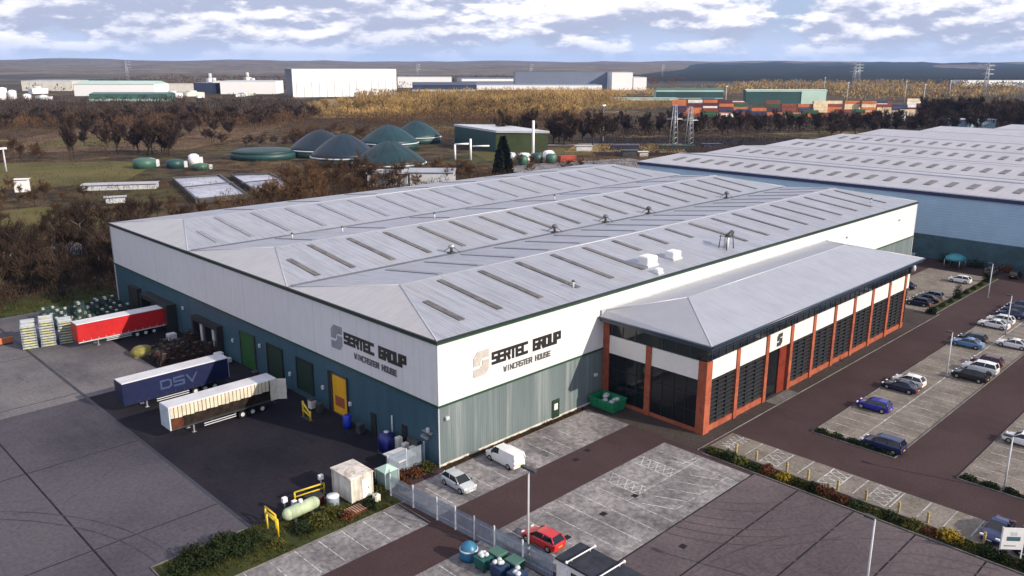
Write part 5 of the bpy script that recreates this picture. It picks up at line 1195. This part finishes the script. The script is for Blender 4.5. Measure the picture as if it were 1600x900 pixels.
t = empty('blue_drum', (-1.3, 15.6, 0), 'bright blue drum standing right of the yellow door', 'drum'); MB().lathe([(.5, 0), (.52, .5), (.5, 1.5), (.4, 1.6), (.02, 1.62)], (-1.3, 15.6, .02), 14).build('shell', mat('bright_blue_plastic', (.010, .03, .42), .4), t); MB().lathe([(.54, .7), (.56, .74), (.54, .78)], (-1.3, 15.6, .02), 14).build('hoop', M['dark_metal'], t)
t = empty('yellow_barrier', (-3.4, 21.3, 0), 'yellow tube safety barrier standing left of the yellow door', 'barrier'); q = MB()
for a, b in (((-3.4, 22, 0), (-3.4, 22, 2.1)), ((-3.4, 20.4, 0), (-3.4, 20.4, 1.2)), ((-3.4, 22, 1.9), (-3.4, 20.4, .9)), ((-3.4, 22, 1.0), (-3.4, 20.4, .5))): q.tube(a, b, .12, n=8)
q.build('rail', M['yellow'], t); MB().box(-3.65, -3.15, 20.1, 22.3, .01, .05).build('base_plate', M['dark_metal'], t)
for k, (x, y, c, lab) in enumerate(((-1.2, 23.6, 'off_white', 'white bin between the yellow door and the dark green door'), (-1.2, 30.8, 'lightgrey', 'pale bin between the two dark green doors'), (-1.1, 13.2, 'dark_metal', 'dark bin by the small side door'), (-1.5, 37.6, 'rust_load', 'small red box between the green doors'), (-1.2, 18.9+2.9, 'dark_metal', 'dark gas bottle cage left of the yellow door'))):
    t = empty('yard_bin', (x, y, 0), lab, 'bin'); MB().bbox(x-.4, x+.4, y-.4, y+.4, .08, 1.15, .05).build('body', M[c], t); MB().bbox(x-.43, x+.43, y-.43, y+.43, 1.152, 1.25, .03).build('lid', M['dark_metal'], t)
# ---------------------------------------------------------------- grass island: cabin, tank, barriers, shrubs
M['cabin_rust'] = mat('rust_streaked_white', (.60, .58, .53), .6, var=.15, scale=1.2, stain=(1.4, .75), stainc=(.22, .12, .05))
t = empty('site_cabin', (-9.9, 1.9, 0), 'rust streaked white steel cabin on the grass island by the fence', 'cabin'); x0, x1, y0, y1 = -11.2, -8.6, .1, 3.5
MB().box(x0, x1, y0, y1, .12, 2.65).build('wall', M['cabin_rust'], t); MB().bbox(x0-.1, x1+.1, y0-.1, y1+.1, 2.652, 2.8, .04).build('roof', mat('rusty_white_roof', (.58, .54, .50), .6, var=.25, scale=.8, glitter=(.7, .7, (.30, .20, .12))), t)
d_ = MB().box(x0+1.3, x0+2.15, y0-.05, y0-.002, .2, 2.2).build('door', M['white'], t); MB().box(x0+2.0, x0+2.06, y0-.1, y0-.052, 1.1, 1.25).build('handle', M['black'], d_)
q = MB(); q.box(x0, x0+.12, y0-.06, y0-.002, .12, 2.65); q.box(x1-.12, x1, y0-.06, y0-.002, .12, 2.65); q.build('corner_post', M['off_white'], t); MB().box(x0+.1, x1-.1, y0+.1, y1-.1, .02, .118).build('base', M['dark_metal'], t)
t = empty('gas_tank', (-16, 1.3, 0), 'pale green horizontal tank lying on the grass island', 'tank'); q = MB(); q.tube((-17.4, 1.3, 1.0), (-14.6, 1.5, 1.0), .62, n=16); q.ball((-17.4, 1.3, 1.0), .62, n=14); q.ball((-14.6, 1.5, 1.0), .62, n=14); q.build('vessel', mat('pale_green_tank', (.33, .40, .26), .6, var=.25, scale=1.2), t)
q = MB(); q.box(-17.1, -16.8, .8, 1.8, .01, .5); q.box(-15.2, -14.9, .9, 2.0, .01, .5); q.build('saddle', M['dark_metal'], t); MB().tube((-16, 1.4, 1.6), (-16, 1.4, 1.95), .2, n=8).build('valve_cover', M['white'], t)
def hoop(lab, a, b, h, mid=True):
    t = empty('yellow_barrier', (a[0], a[1], 0), lab, 'barrier'); q = MB(); A = Vector((*a, 0)); B = Vector((*b, 0)); Z = Vector((0, 0, h))
    q.tube(A, A+Z, .09, n=8); q.tube(B, B+Z, .09, n=8); q.tube(A+Z, B+Z, .09, n=8)
    if mid: q.tube(A+Z*.55, B+Z*.55, .08, n=8)
    q.build('rail', M['yellow'], t); p = MB()
    for P in (A, B): p.box(P.x-.2, P.x+.2, P.y-.2, P.y+.2, .015, .05)
    p.build('base_plate', M['dark_metal'], t)
hoop('taller yellow hoop barrier at the left end of the grass island', (-19.3, -.1), (-19.3, 1.9), 1.75, False)
hoop('yellow hoop barrier close behind the tank end', (-18.8, 1.2), (-18.7, 3.3), 1.5)
hoop('long yellow rail barrier along the yard side of the island', (-15.0, 4.3), (-11.9, 3.9), 1.15)
for k, (x, y, h, lab) in enumerate(((-16.6, 3.4, 1.5, 'white post box left of the long yellow rail'), (-15.7, 3.2, .9, 'low white box beside the tank'), (-11.8, 4.6, 1.7, 'white post box beside the cabin corner'))):
    t = empty('service_post', (x, y, 0), lab, 'post'); MB().tube((x, y, 0), (x, y, h-.4), .07, n=6).build('post', M['steel'], t); MB().bbox(x-.25, x+.25, y-.2, y+.2, h-.399, h+.1, .04).build('box', M['white'], t)
t = empty('white_drum', (-12.6, 1.2, 0), 'white topped round drum before the cabin', 'drum'); MB().lathe([(.6, 0), (.6, .95), (.55, 1.0)], (-12.6, 1.2, .02), 14).build('shell', M['crate_g'], t); MB().lathe([(.64, 1.0), (.6, 1.12), (.02, 1.16)], (-12.6, 1.2, .02), 14).build('lid', M['white'], t)
t = empty('maroon_chest', (-13.8, 2.7, 0), 'dark maroon chest behind the pale green tank', 'chest'); MB().bbox(-14.6, -13.0, 2.1, 3.2, .08, .95, .05).build('body', M['leaf_red'] if False else mat('maroon_paint', (.07, .008, .010), .5), t); MB().bbox(-14.65, -12.95, 2.05, 3.25, .952, 1.05, .03).build('lid', M['black'], t)
t = empty('timber_pile', (-11.7, -1.2, 0), 'pinkish timber pallets lying at the edge of the island', 'pallet'); q = MB()
for k in range(7): q.box(-12.6+.27*k, -12.45+.27*k, -1.9, -.6, .28, .31)
q.build('deck_board', mat('pale_pink_timber', (.34, .20, .15), .8, var=.3), t); q = MB(); q.box(-12.6, -10.8, -1.9, -1.75, .02, .278); q.box(-12.6, -10.8, -.75, -.6, .02, .278); q.build('bearer', M['rust_load'], t)
t = empty('rubble_bag', (-8.9, -.9, 0), 'white bulk bag beside the cabin and fence', 'bag'); MB().bbox(-9.3, -8.6, -1.3, -.6, .02, .75, .14).build('bag', M['off_white'], t); q = MB(); q.tube((-9.2, -1.2, .7), (-8.9, -.9, .95), .03, n=4); q.tube((-8.9, -.9, .95), (-8.7, -.7, .7), .03, n=4); q.build('strap', M['dark_metal'], t)
t = empty('shelter', (-6.4, .6, 0), 'pale green glazed shelter in the fence corner beside the cabin', 'shelter')
MB().add([(-7.3, -.2, 2.0), (-5.6, -.2, 2.0), (-5.6, 1.5, 2.0), (-7.3, 1.5, 2.0), (-6.45, .65, 2.55)], [(0, 1, 4), (1, 2, 4), (2, 3, 4), (3, 0, 4), (3, 2, 1, 0)]).build('roof', M['far_pale'], t)
q = MB(); q.box(-7.25, -5.65, -.15, -.1, .1, 1.99); q.box(-7.25, -7.2, -.09, 1.4, .1, 1.99); q.box(-5.7, -5.65, -.09, 1.4, .1, 1.99); q.build('glass_panel', mat('greenish_glass', (.18, .27, .27), .25), t)
q = MB()
for x in (-7.3, -5.6):
    for y in (-.2, 1.5): q.tube((x, y, 0), (x, y, 2.0), .05, n=5)
q.build('frame', M['lightgrey'], t)
SHN = {}
def shrub(x, y, rx, ry, h, m_, lab, group=None, n=None, s_=.11, name='shrub'):
    t = empty(name, (x, y, 0), lab, 'shrub', group); q = MB(); r_ = random.Random(int(x*37+y*91)); n = n or int(420*rx*ry+260)
    leaf_clump(q, (x, y, .05), rx, ry, h, n, s_, r_, .35); q.build('foliage', M[m_], t)
    st_ = MB()
    for i in range(5): a = i*1.3; st_.tube((x, y, 0), (x+math.cos(a)*rx*.6, y+math.sin(a)*ry*.6, h*.75), .03, .012, 4)
    st_.build('stem', M['bark'], t)
hp_ = [(-28.4, .2), (-27.0, .9), (-25.6, .3), (-24.2, 1.0), (-22.9, .2), (-21.6, 1.0), (-26.4, 2.2), (-23.6, 2.3)]
for x, y in hp_: shrub(x, y, rnd.uniform(1.2, 1.7), rnd.uniform(1.1, 1.5), rnd.uniform(.9, 1.35), 'leaf_dark', 'dark green clipped hedge bush at the near left end of the grass island', 'dark hedge bushes of the grass island', 900)
for k, (x, y, r__, h, m_, lab) in enumerate(((-17.2, -.9, 1.0, 1.0, 'leaf_dark', 'dark bush below the pale green tank'), (-15.5, -.8, 1.2, 1.25, 'leaf_olive', 'olive bush in front of the pale green tank'), (-13.9, -.5, 1.2, 1.35, 'leaf_olive', 'lighter olive bush left of the white drum'), (-12.9, -1.7, .8, .7, 'leaf_red', 'low russet bush beside the timber pallets'),
        (-10.2, -1.4, .8, .8, 'leaf_dark', 'dark bush before the cabin door'), (-8.0, .0, .8, 1.0, 'leaf_olive', 'olive bush between the cabin and the fence'), (-7.6, 1.8, .8, 1.2, 'leaf_dark', 'dark bush behind the cabin corner'), (-20.2, -1.2, .9, .55, 'leaf_olive', 'low grassy tuft left of the yellow hoops'),
        (-4.6, 1.2, 1.0, .9, 'leaf_red', 'russet shrub inside the fence corner'), (-3.0, .6, 1.1, .9, 'leaf_red', 'second russet shrub along the inner fence'), (-1.2, .6, 1.0, .9, 'leaf_olive', 'olive shrub closest to the building corner'), (-5.4, -.8, .9, .7, 'leaf_red', 'low russet shrub behind the fence posts'))):
    shrub(x, y, r__, r__, h, m_, lab)
hc = ['leaf_olive', 'leaf_dark', 'leaf_olive', 'leaf_dark', 'leaf_red', 'leaf_yellow', 'leaf_olive', 'leaf_dark', 'leaf_red', 'leaf_red', 'leaf_dark', 'leaf_olive', 'leaf_dark', 'leaf_olive', 'leaf_red', 'leaf_yellow', 'leaf_olive', 'leaf_dark', 'leaf_dark', 'leaf_dark']
nm = {'leaf_olive': 'olive', 'leaf_dark': 'dark green', 'leaf_red': 'russet', 'leaf_yellow': 'yellow leaved'}
for k, c in enumerate(hc):
    y = -19.0-1.62*k; shrub(24.3+rnd.uniform(-.25, .2), y+rnd.uniform(-.3, .3), rnd.uniform(.7, 1.0), rnd.uniform(.8, 1.35), rnd.uniform(.45, 1.1), c, nm[c]+' bush in the hedge strip between the car park and marked bays', 'hedge strip bushes, '+nm[c], 620)
for k in range(5): shrub(38.0, -24.8-1.9*k, .6, .9, .6, 'leaf_dark', 'low dark bush on the kerbed near end of the long bays', 'low bushes at the near end of the long bays', 330)
for k in range(5): shrub(38.0, -40.9-2.0*k, .6, .9, .6, 'leaf_dark', 'low dark bush on the kerbed end of the right hand bays', 'low bushes at the end of the right hand bays', 330)
for k in range(8): shrub(100.5+4.2*k, -15.6, 1.1, .5, .7, 'leaf_dark', 'low dark bush along the grass edge of the far car park', 'low bushes along the far car park', 260)
for k, (x, y, h) in enumerate(((112.5, -15.6, 3.0), (129.8, -15.4, 3.6), (98.6, -15.9, 1.4))): shrub(x, y, .9, .9, h, 'ever', ('slim evergreen at the near part of the far car park', 'taller evergreen at the far corner of the far car park', 'small evergreen by the annex end')[k], None, 700)
for k in range(11): shrub(141.6, -62+5.8*k, 1.4, 2.4, rnd.uniform(1.2, 2.2), rnd.choice(['leaf_dark', 'leaf_dark', 'leaf_red']), 'dark bush growing against the neighbour warehouse wall', 'bushes against the neighbour wall', 420, .16)
for k, (x, y) in enumerate(((26.0, -20.5), (26.0, -23.0), (26.0, -26.6), (26.0, -29.0), (26.0, -32.2), (26.0, -35.1), (26.0, -38.3), (26.0, -41.0), (26.0, -45.9))):
    t = empty('bollard', (x, y, 0), 'pale timber bollard along the marked bays beside the hedge strip', 'bollard', 'timber bollards along the hedge strip')
    MB().bbox(x-.11, x+.11, y-.11, y+.11, 0, 1.15, .03).build('post', mat('pale_timber', (.34, .27, .13), .8, var=.25) if k == 0 else bpy.data.materials['pale_timber'], t); MB().box(x-.115, x+.115, y-.115, y+.115, .8, .88).build('reflector_band', M['yellow'], t)
# blue bay signs on short posts
t = empty('signboard', (24.9, -48.3, 0), 'white signboard on two legs beside the dark vehicles at the hedge end', 'sign'); dx, dy = math.cos(R(-48)), math.sin(R(-48)); nx, ny = -dy*-1, dx*-1
def sp(u, v, z): return (24.9+dx*u+dy*-v*-1*0+(-.74)*v, -48.3+dy*u+(-.67)*v, z)
def sbox(u0, u1, v0, v1, z0, z1): return MB().add([sp(u0, v0, z0), sp(u1, v0, z0), sp(u1, v1, z0), sp(u0, v1, z0), sp(u0, v0, z1), sp(u1, v0, z1), sp(u1, v1, z1), sp(u0, v1, z1)], [(3, 2, 1, 0)[::-1], (4, 5, 6, 7)[::-1], (0, 1, 5, 4)[::-1], (1, 2, 6, 5)[::-1], (2, 3, 7, 6)[::-1], (3, 0, 4, 7)[::-1]])
pn = sbox(-.95, .95, 0, .06, 1.0, 3.1).build('panel', M['white'], t)
sbox(-1.0, -.9, -.06, -.002, 0, 3.15).build('leg', M['white'], t); sbox(.9, 1.0, -.06, -.002, 0, 3.15).build('leg', M['white'], t)
sbox(-.55, .6, .062, .075, 1.85, 2.25).build('motif', M['nb_teal'], pn); sbox(-.25, .3, .062, .075, 2.35, 2.7).build('motif', M['lightgrey'], pn); sbox(-.7, .3, .062, .075, 1.3, 1.42).build('text_line', M['logo_grey'], pn)
# lamp posts
def lamp(x, y, h, lab, striped=False, heads=2):
    t = empty('lamp_post', (x, y, 0), lab, 'lamp post'); q = MB(); q.tube((x, y, 0), (x, y, h), .11, .07, 8); q.build('pole', M['lightgrey'], t)
    for s_ in ((-1, 1) if heads == 2 else (1,)):
        hd = MB().bbox(x-.2, x+.2, min(y, y+s_*.85), max(y, y+s_*.85), h-.02, h+.16, .04); hd.build('lamp_head', M['dark_metal'], t)
    if striped:
        for k in range(4): MB().lathe([(.17, .3*k+.02), (.17, .3*k+.3)], (x, y, 0), 8).build('band', (M['yellow'], M['black'], M['white'], M['black'])[k], t)
    MB().box(x-.3, x+.3, y-.3, y+.3, .02, .08).build('base_plate', M['kerb'], t)
lamp(-5.05, -18.2, 8.4, 'tall lamp post with striped foot beside the red car', True)
lamp(8.85, -42.2, 8.0, 'pale lamp post in the open car park at the bottom edge', False, 1)
lamp(38.0, -44.2, 6.0, 'slim lamp post at the right frame edge before the white hatchback', False, 1)
for k, (x, y) in enumerate(((68, -28.6), (95, -28.6), (117, -19.5))): lamp(x, y, 6.5, ('lamp post half way along the long bays', 'lamp post at the far part of the long bays', 'lamp post by the far junction')[k], False, 1)
# ---------------------------------------------------------------- fence
M['pale'] = mat('galvanised_pale', (.30, .36, .44), .45, metal=.25, var=.15)
fn = empty('palisade_fence', (-6.5, -8, 0), 'blue grey palisade fence running from the building corner to the guard hut', 'fence')
pts = [(-.3, 2.25), (-5.2, 2.2), (-7.4, -1.2), (-7.0, -8), (-6.6, -15.5), (-6.2, -22.2)]
for a, b in zip(pts, pts[1:]):
    A = Vector((*a, 0)); B = Vector((*b, 0)); n = max(1, round((B-A).length/2.75))
    for k in range(n):
        P = A.lerp(B, k/n); Q = A.lerp(B, (k+1)/n); d = (Q-P); l_ = d.length; d.normalize(); nn = Vector((-d.y, d.x, 0))
        q = MB().box(P.x-.06, P.x+.06, P.y-.06, P.y+.06, 0, 2.45); q.build('post', M['lightgrey'], fn)
        pm = MB(); m_ = int(l_/.15)
        for j in range(m_):
            c = P+d*(l_*(j+.5)/m_)+nn*.07; e = d*.052
            pm.add([c-e, c+e, c+e+Vector((0, 0, 2.15)), c+Vector((0, 0, 2.3)), c-e+Vector((0, 0, 2.15))], [(0, 1, 2, 3, 4)]); 
        for z in (.5, 1.8): pm.add([P+Vector((0, 0, z)), Q+Vector((0, 0, z)), Q+Vector((0, 0, z+.07)), P+Vector((0, 0, z+.07)), P+nn*.04+Vector((0, 0, z)), Q+nn*.04+Vector((0, 0, z)), Q+nn*.04+Vector((0, 0, z+.07)), P+nn*.04+Vector((0, 0, z+.07))], [(3, 2, 1, 0), (4, 5, 6, 7), (3, 7, 6, 2), (0, 1, 5, 4)])
        pm.build('pale_panel', M['pale'], fn)
sheet('kerb', -7.9, -7.75, -8, -3.1, .1, M['kerb'])
# ---------------------------------------------------------------- green skip by the annex
t = empty('green_skip', (25.8, -2.2, 0), 'bright green ribbed skip wedged between the wall and the brick annex', 'skip'); gm = mat('skip_green', (.010, .20, .085), .5, var=.2, scale=1.2)
x0, x1, y0, y1 = 24.2, 27.0, -4.3, -.5; q = MB()
q.add([(x0+.25, y0+.1, .15), (x1-.25, y0+.1, .15), (x1-.25, y1-.1, .15), (x0+.25, y1-.1, .15), (x0, y0, 1.5), (x1, y0, 1.5), (x1, y1, 1.5), (x0, y1, 1.5)], [(3, 2, 1, 0), (0, 1, 5, 4), (1, 2, 6, 5), (2, 3, 7, 6), (3, 0, 4, 7)])
q.add([(x0+.35, y0+.15, .3), (x1-.35, y0+.15, .3), (x1-.35, y1-.15, .3), (x0+.35, y1-.15, .3), (x0+.1, y0+.1, 1.5), (x1-.1, y0+.1, 1.5), (x1-.1, y1-.1, 1.5), (x0+.1, y1-.1, 1.5)], [(0, 1, 2, 3), (4, 5, 1, 0), (5, 6, 2, 1), (6, 7, 3, 2), (7, 4, 0, 3)])
q.box(x0-.05, x1+.05, y0-.06, y0+.04, 1.42, 1.54); q.box(x0-.05, x1+.05, y1-.04, y1+.06, 1.42, 1.54); q.box(x0-.06, x0+.04, y0+.05, y1-.05, 1.42, 1.54); q.box(x1-.04, x1+.06, y0+.05, y1-.05, 1.42, 1.54)
q.build('body', gm, t); q = MB()
for k in range(5): y = y0+.5+.7*k; q.add([(x0+.22, y, .2), (x0+.22, y+.12, .2), (x0-.04, y+.12, 1.4), (x0-.04, y, 1.4), (x0+.14, y, .2), (x0+.14, y+.12, .2), (x0-.1, y+.12, 1.4), (x0-.1, y, 1.4)], [(4, 7, 6, 5), (0, 4, 5, 1), (4, 0, 3, 7), (5, 6, 2, 1)])
for k in range(4): x = x0+.45+.6*k; q.box(x, x+.12, y0-.07, y0+.04, .4, 1.41)
q.build('rib', gm, t); q = MB(); r_ = random.Random(4)
for k in range(9): q.ball((r_.uniform(x0+.6, x1-.6), r_.uniform(y0+.7, y1-.7), r_.uniform(1.0, 1.45)), .45, .4, .3, 8)
q.build('waste', M['lightgrey'], t)
# ---------------------------------------------------------------- recycling bins and guard hut at the bottom
t = empty('bottle_bank', (-9.1, -14.9, 0), 'blue domed bottle bank standing first by the fence', 'bottle bank'); MB().lathe([(.75, 0), (.85, .4), (.8, 1.0), (.55, 1.45), (.2, 1.65), (.02, 1.7)], (-9.1, -14.9, .02), 16).build('shell', mat('sky_blue_plastic', (.02, .13, .24), .4, var=.15), t); MB().lathe([(.82, .9), (.84, .98), (.8, 1.05)], (-9.1, -14.9, .02), 16).build('band', M['lightgrey'], t)
for k, (x, y, c, lab) in enumerate(((-9.2, -16.9, (.010, .085, .075), 'dark teal wheeled waste container next to the bottle bank'), (-7.9, -17.3, (.012, .075, .055), 'green wheeled waste container close to the fence'), (-9.0, -18.7, (.008, .030, .085), 'navy wheeled waste container heaped with white bags'), (-7.7, -19.2, (.010, .06, .05), 'teal waste container between the navy one and the hut'), (-8.8, -20.6, (.008, .03, .09), 'navy waste container cut by the bottom edge'))):
    t = empty('waste_container', (x, y, 0), lab, 'waste container', None); m_ = mat('bin_%d' % k, c, .5, var=.2)
    MB().add([(x-.5, y-.6, .2), (x+.5, y-.6, .2), (x+.5, y+.6, .2), (x-.5, y+.6, .2), (x-.6, y-.68, 1.2), (x+.6, y-.68, 1.2), (x+.6, y+.68, 1.2), (x-.6, y+.68, 1.2)], [(3, 2, 1, 0), (4, 5, 6, 7), (0, 1, 5, 4), (1, 2, 6, 5), (2, 3, 7, 6), (3, 0, 4, 7)]).build('body', m_, t)
    if k in (0, 2, 4):
        q = MB(); r_ = random.Random(k)
        for j in range(5): q.ball((x+r_.uniform(-.35, .35), y+r_.uniform(-.4, .4), 1.3+r_.uniform(0, .15)), .26, .24, .2, 8)
        q.build('waste_bag', M['lightgrey'], t)
    else: MB().bbox(x-.62, x+.62, y-.7, y+.7, 1.202, 1.34, .05).build('lid', M['far_green'], t)
    for sx in (-.4, .4):
        for sy in (-.48, .48): MB().tube((x+sx-.04, y+sy, .11), (x+sx+.04, y+sy, .11), .1, n=8).build('wheel', M['tyre'], t)
t = empty('guard_hut', (-5.2, -26, 0), 'white portable hut with flat dark roof at the bottom edge', 'hut'); x0, x1, y0, y1 = -6.6, -3.6, -29.6, -23.0
MB().box(x0, x1, y0, y1, .1, 2.62).build('wall', M['panel_white'], t); rf_ = MB().bbox(x0-.12, x1+.12, y0-.12, y1+.12, 2.622, 2.8, .04).build('roof', mat('dark_felt_roof', (.030, .034, .046), .8, var=.25), t)
for yy in (-25.0, -27.0): MB().box(x0-.05, x0-.002, yy-.4, yy+.4, .9, 2.1).build('window', M['dark_glass'], t)
q = MB().box(x0-.05, x0-.002, -24.2, -23.35, .15, 2.15); q.build('door', M['white'], t)
for yy in (-24.3, -27.4):
    q = MB(); q.tube((x0-.25, yy, 3.0), (x1+.2, yy-.1, 3.0), .06, n=6); q.ball((x0-.25, yy, 3.0), .14, n=8); q.ball((x1+.2, yy-.1, 3.0), .14, n=8); q.tube((x0+.4, yy, 2.79), (x0+.4, yy, 3.0), .04, n=5); q.tube((x1-.4, yy-.1, 2.79), (x1-.4, yy-.1, 3.0), .04, n=5); q.build('roof_tube', M['white'], rf_)
MB().box(x0+.1, x1-.1, y0+.1, y1-.1, .01, .099).build('base', M['dark_metal'], t)
t = empty('cycle_shelter', (138.5, -6.6, 0), 'small teal roofed shelter in the far corner by the neighbour wall', 'shelter'); MB().lathe([(2.6, 1.8), (2.4, 2.3), (1.4, 2.8), (.02, 2.9)], (138.5, -6.6, 0), 12, sy=.8).build('roof', mat('teal_plastic', (.03, .20, .25), .4), t); q = MB()
for sx in (-2, 2):
    for sy in (-1.5, 1.5): q.tube((138.5+sx, -6.6+sy, 0), (138.5+sx, -6.6+sy, 1.9), .08, n=5)
q.build('post', M['steel'], t)
t = empty('orange_barrier', (-22.5, 76.5, 0), 'orange barrier panel at the far left of the yard', 'barrier'); MB().box(-24.5, -20.8, 78.0, 78.2, .2, 1.1).build('panel', M['orange'] if 'orange' in M else CM['orange'], t); MB().box(-24.4, -20.9, 77.8, 78.4, .01, .198).build('foot', M['dark_metal'], t)
shed('low_shed', 'small pale blue roofed building at the far right edge above the roof', 560, 128, 580, 112, 14, 7, M['nb_wall'], M['lightgrey'])

def weeds(name, x0, x1, y0, y1, n, m_, lab, h=.35, kind='ground cover'):
    q = MB(); r_ = random.Random(n)
    for i in range(n):
        x = r_.uniform(x0, x1); y = r_.uniform(y0, y1)
        if mn.noise(Vector((x*.5, y*.5, 2))) < -.12: continue
        for j in range(3): blade(q, (x+r_.uniform(-.08, .08), y+r_.uniform(-.08, .08), .01), (r_.uniform(-.6, .6), r_.uniform(-.6, .6), 1), h*r_.uniform(.4, 1.2), .035, r_)
    return tag(q.build(name, m_), lab, kind, kind='stuff')
weeds('weeds', -29.4, -7.4, -2.9, 3.1, 2600, M['leaf_olive'], 'rough grass and weeds on the island by the yard')
weeds('weeds', 23.4, 25.3, -52, -18.1, 1900, M['leaf_olive'], 'weeds along the hedge strip beside the marked bays', .3)
weeds('weeds', .2, 23.3, -.95, -.1, 900, M['twig_rust'], 'dry weeds in the border under the front wall', .28)
weeds('weeds', -70, 4, 93.5, 100, 3000, M['leaf_olive'], 'rough verge grass behind the stacked crates', .6)
# ================================================================ haze
hm = bpy.data.materials.new('haze_air'); hm.use_nodes = True; t_ = NT(hm.node_tree)
pv = t_.n('ShaderNodeVolumePrincipled', i_Density=4.2e-5, i_Anisotropy=.0); pv.inputs['Color'].default_value = (.36, .56, 1.0, 1)
t_.l(pv.outputs[0], t_.n('ShaderNodeOutputMaterial').inputs['Volume'])
hz_o = MB().box(-12500, 12500, -12500, 12500, -8, 190).build('haze', hm); tag(hz_o, 'thin pale blue haze over the whole landscape', 'haze', kind='stuff')
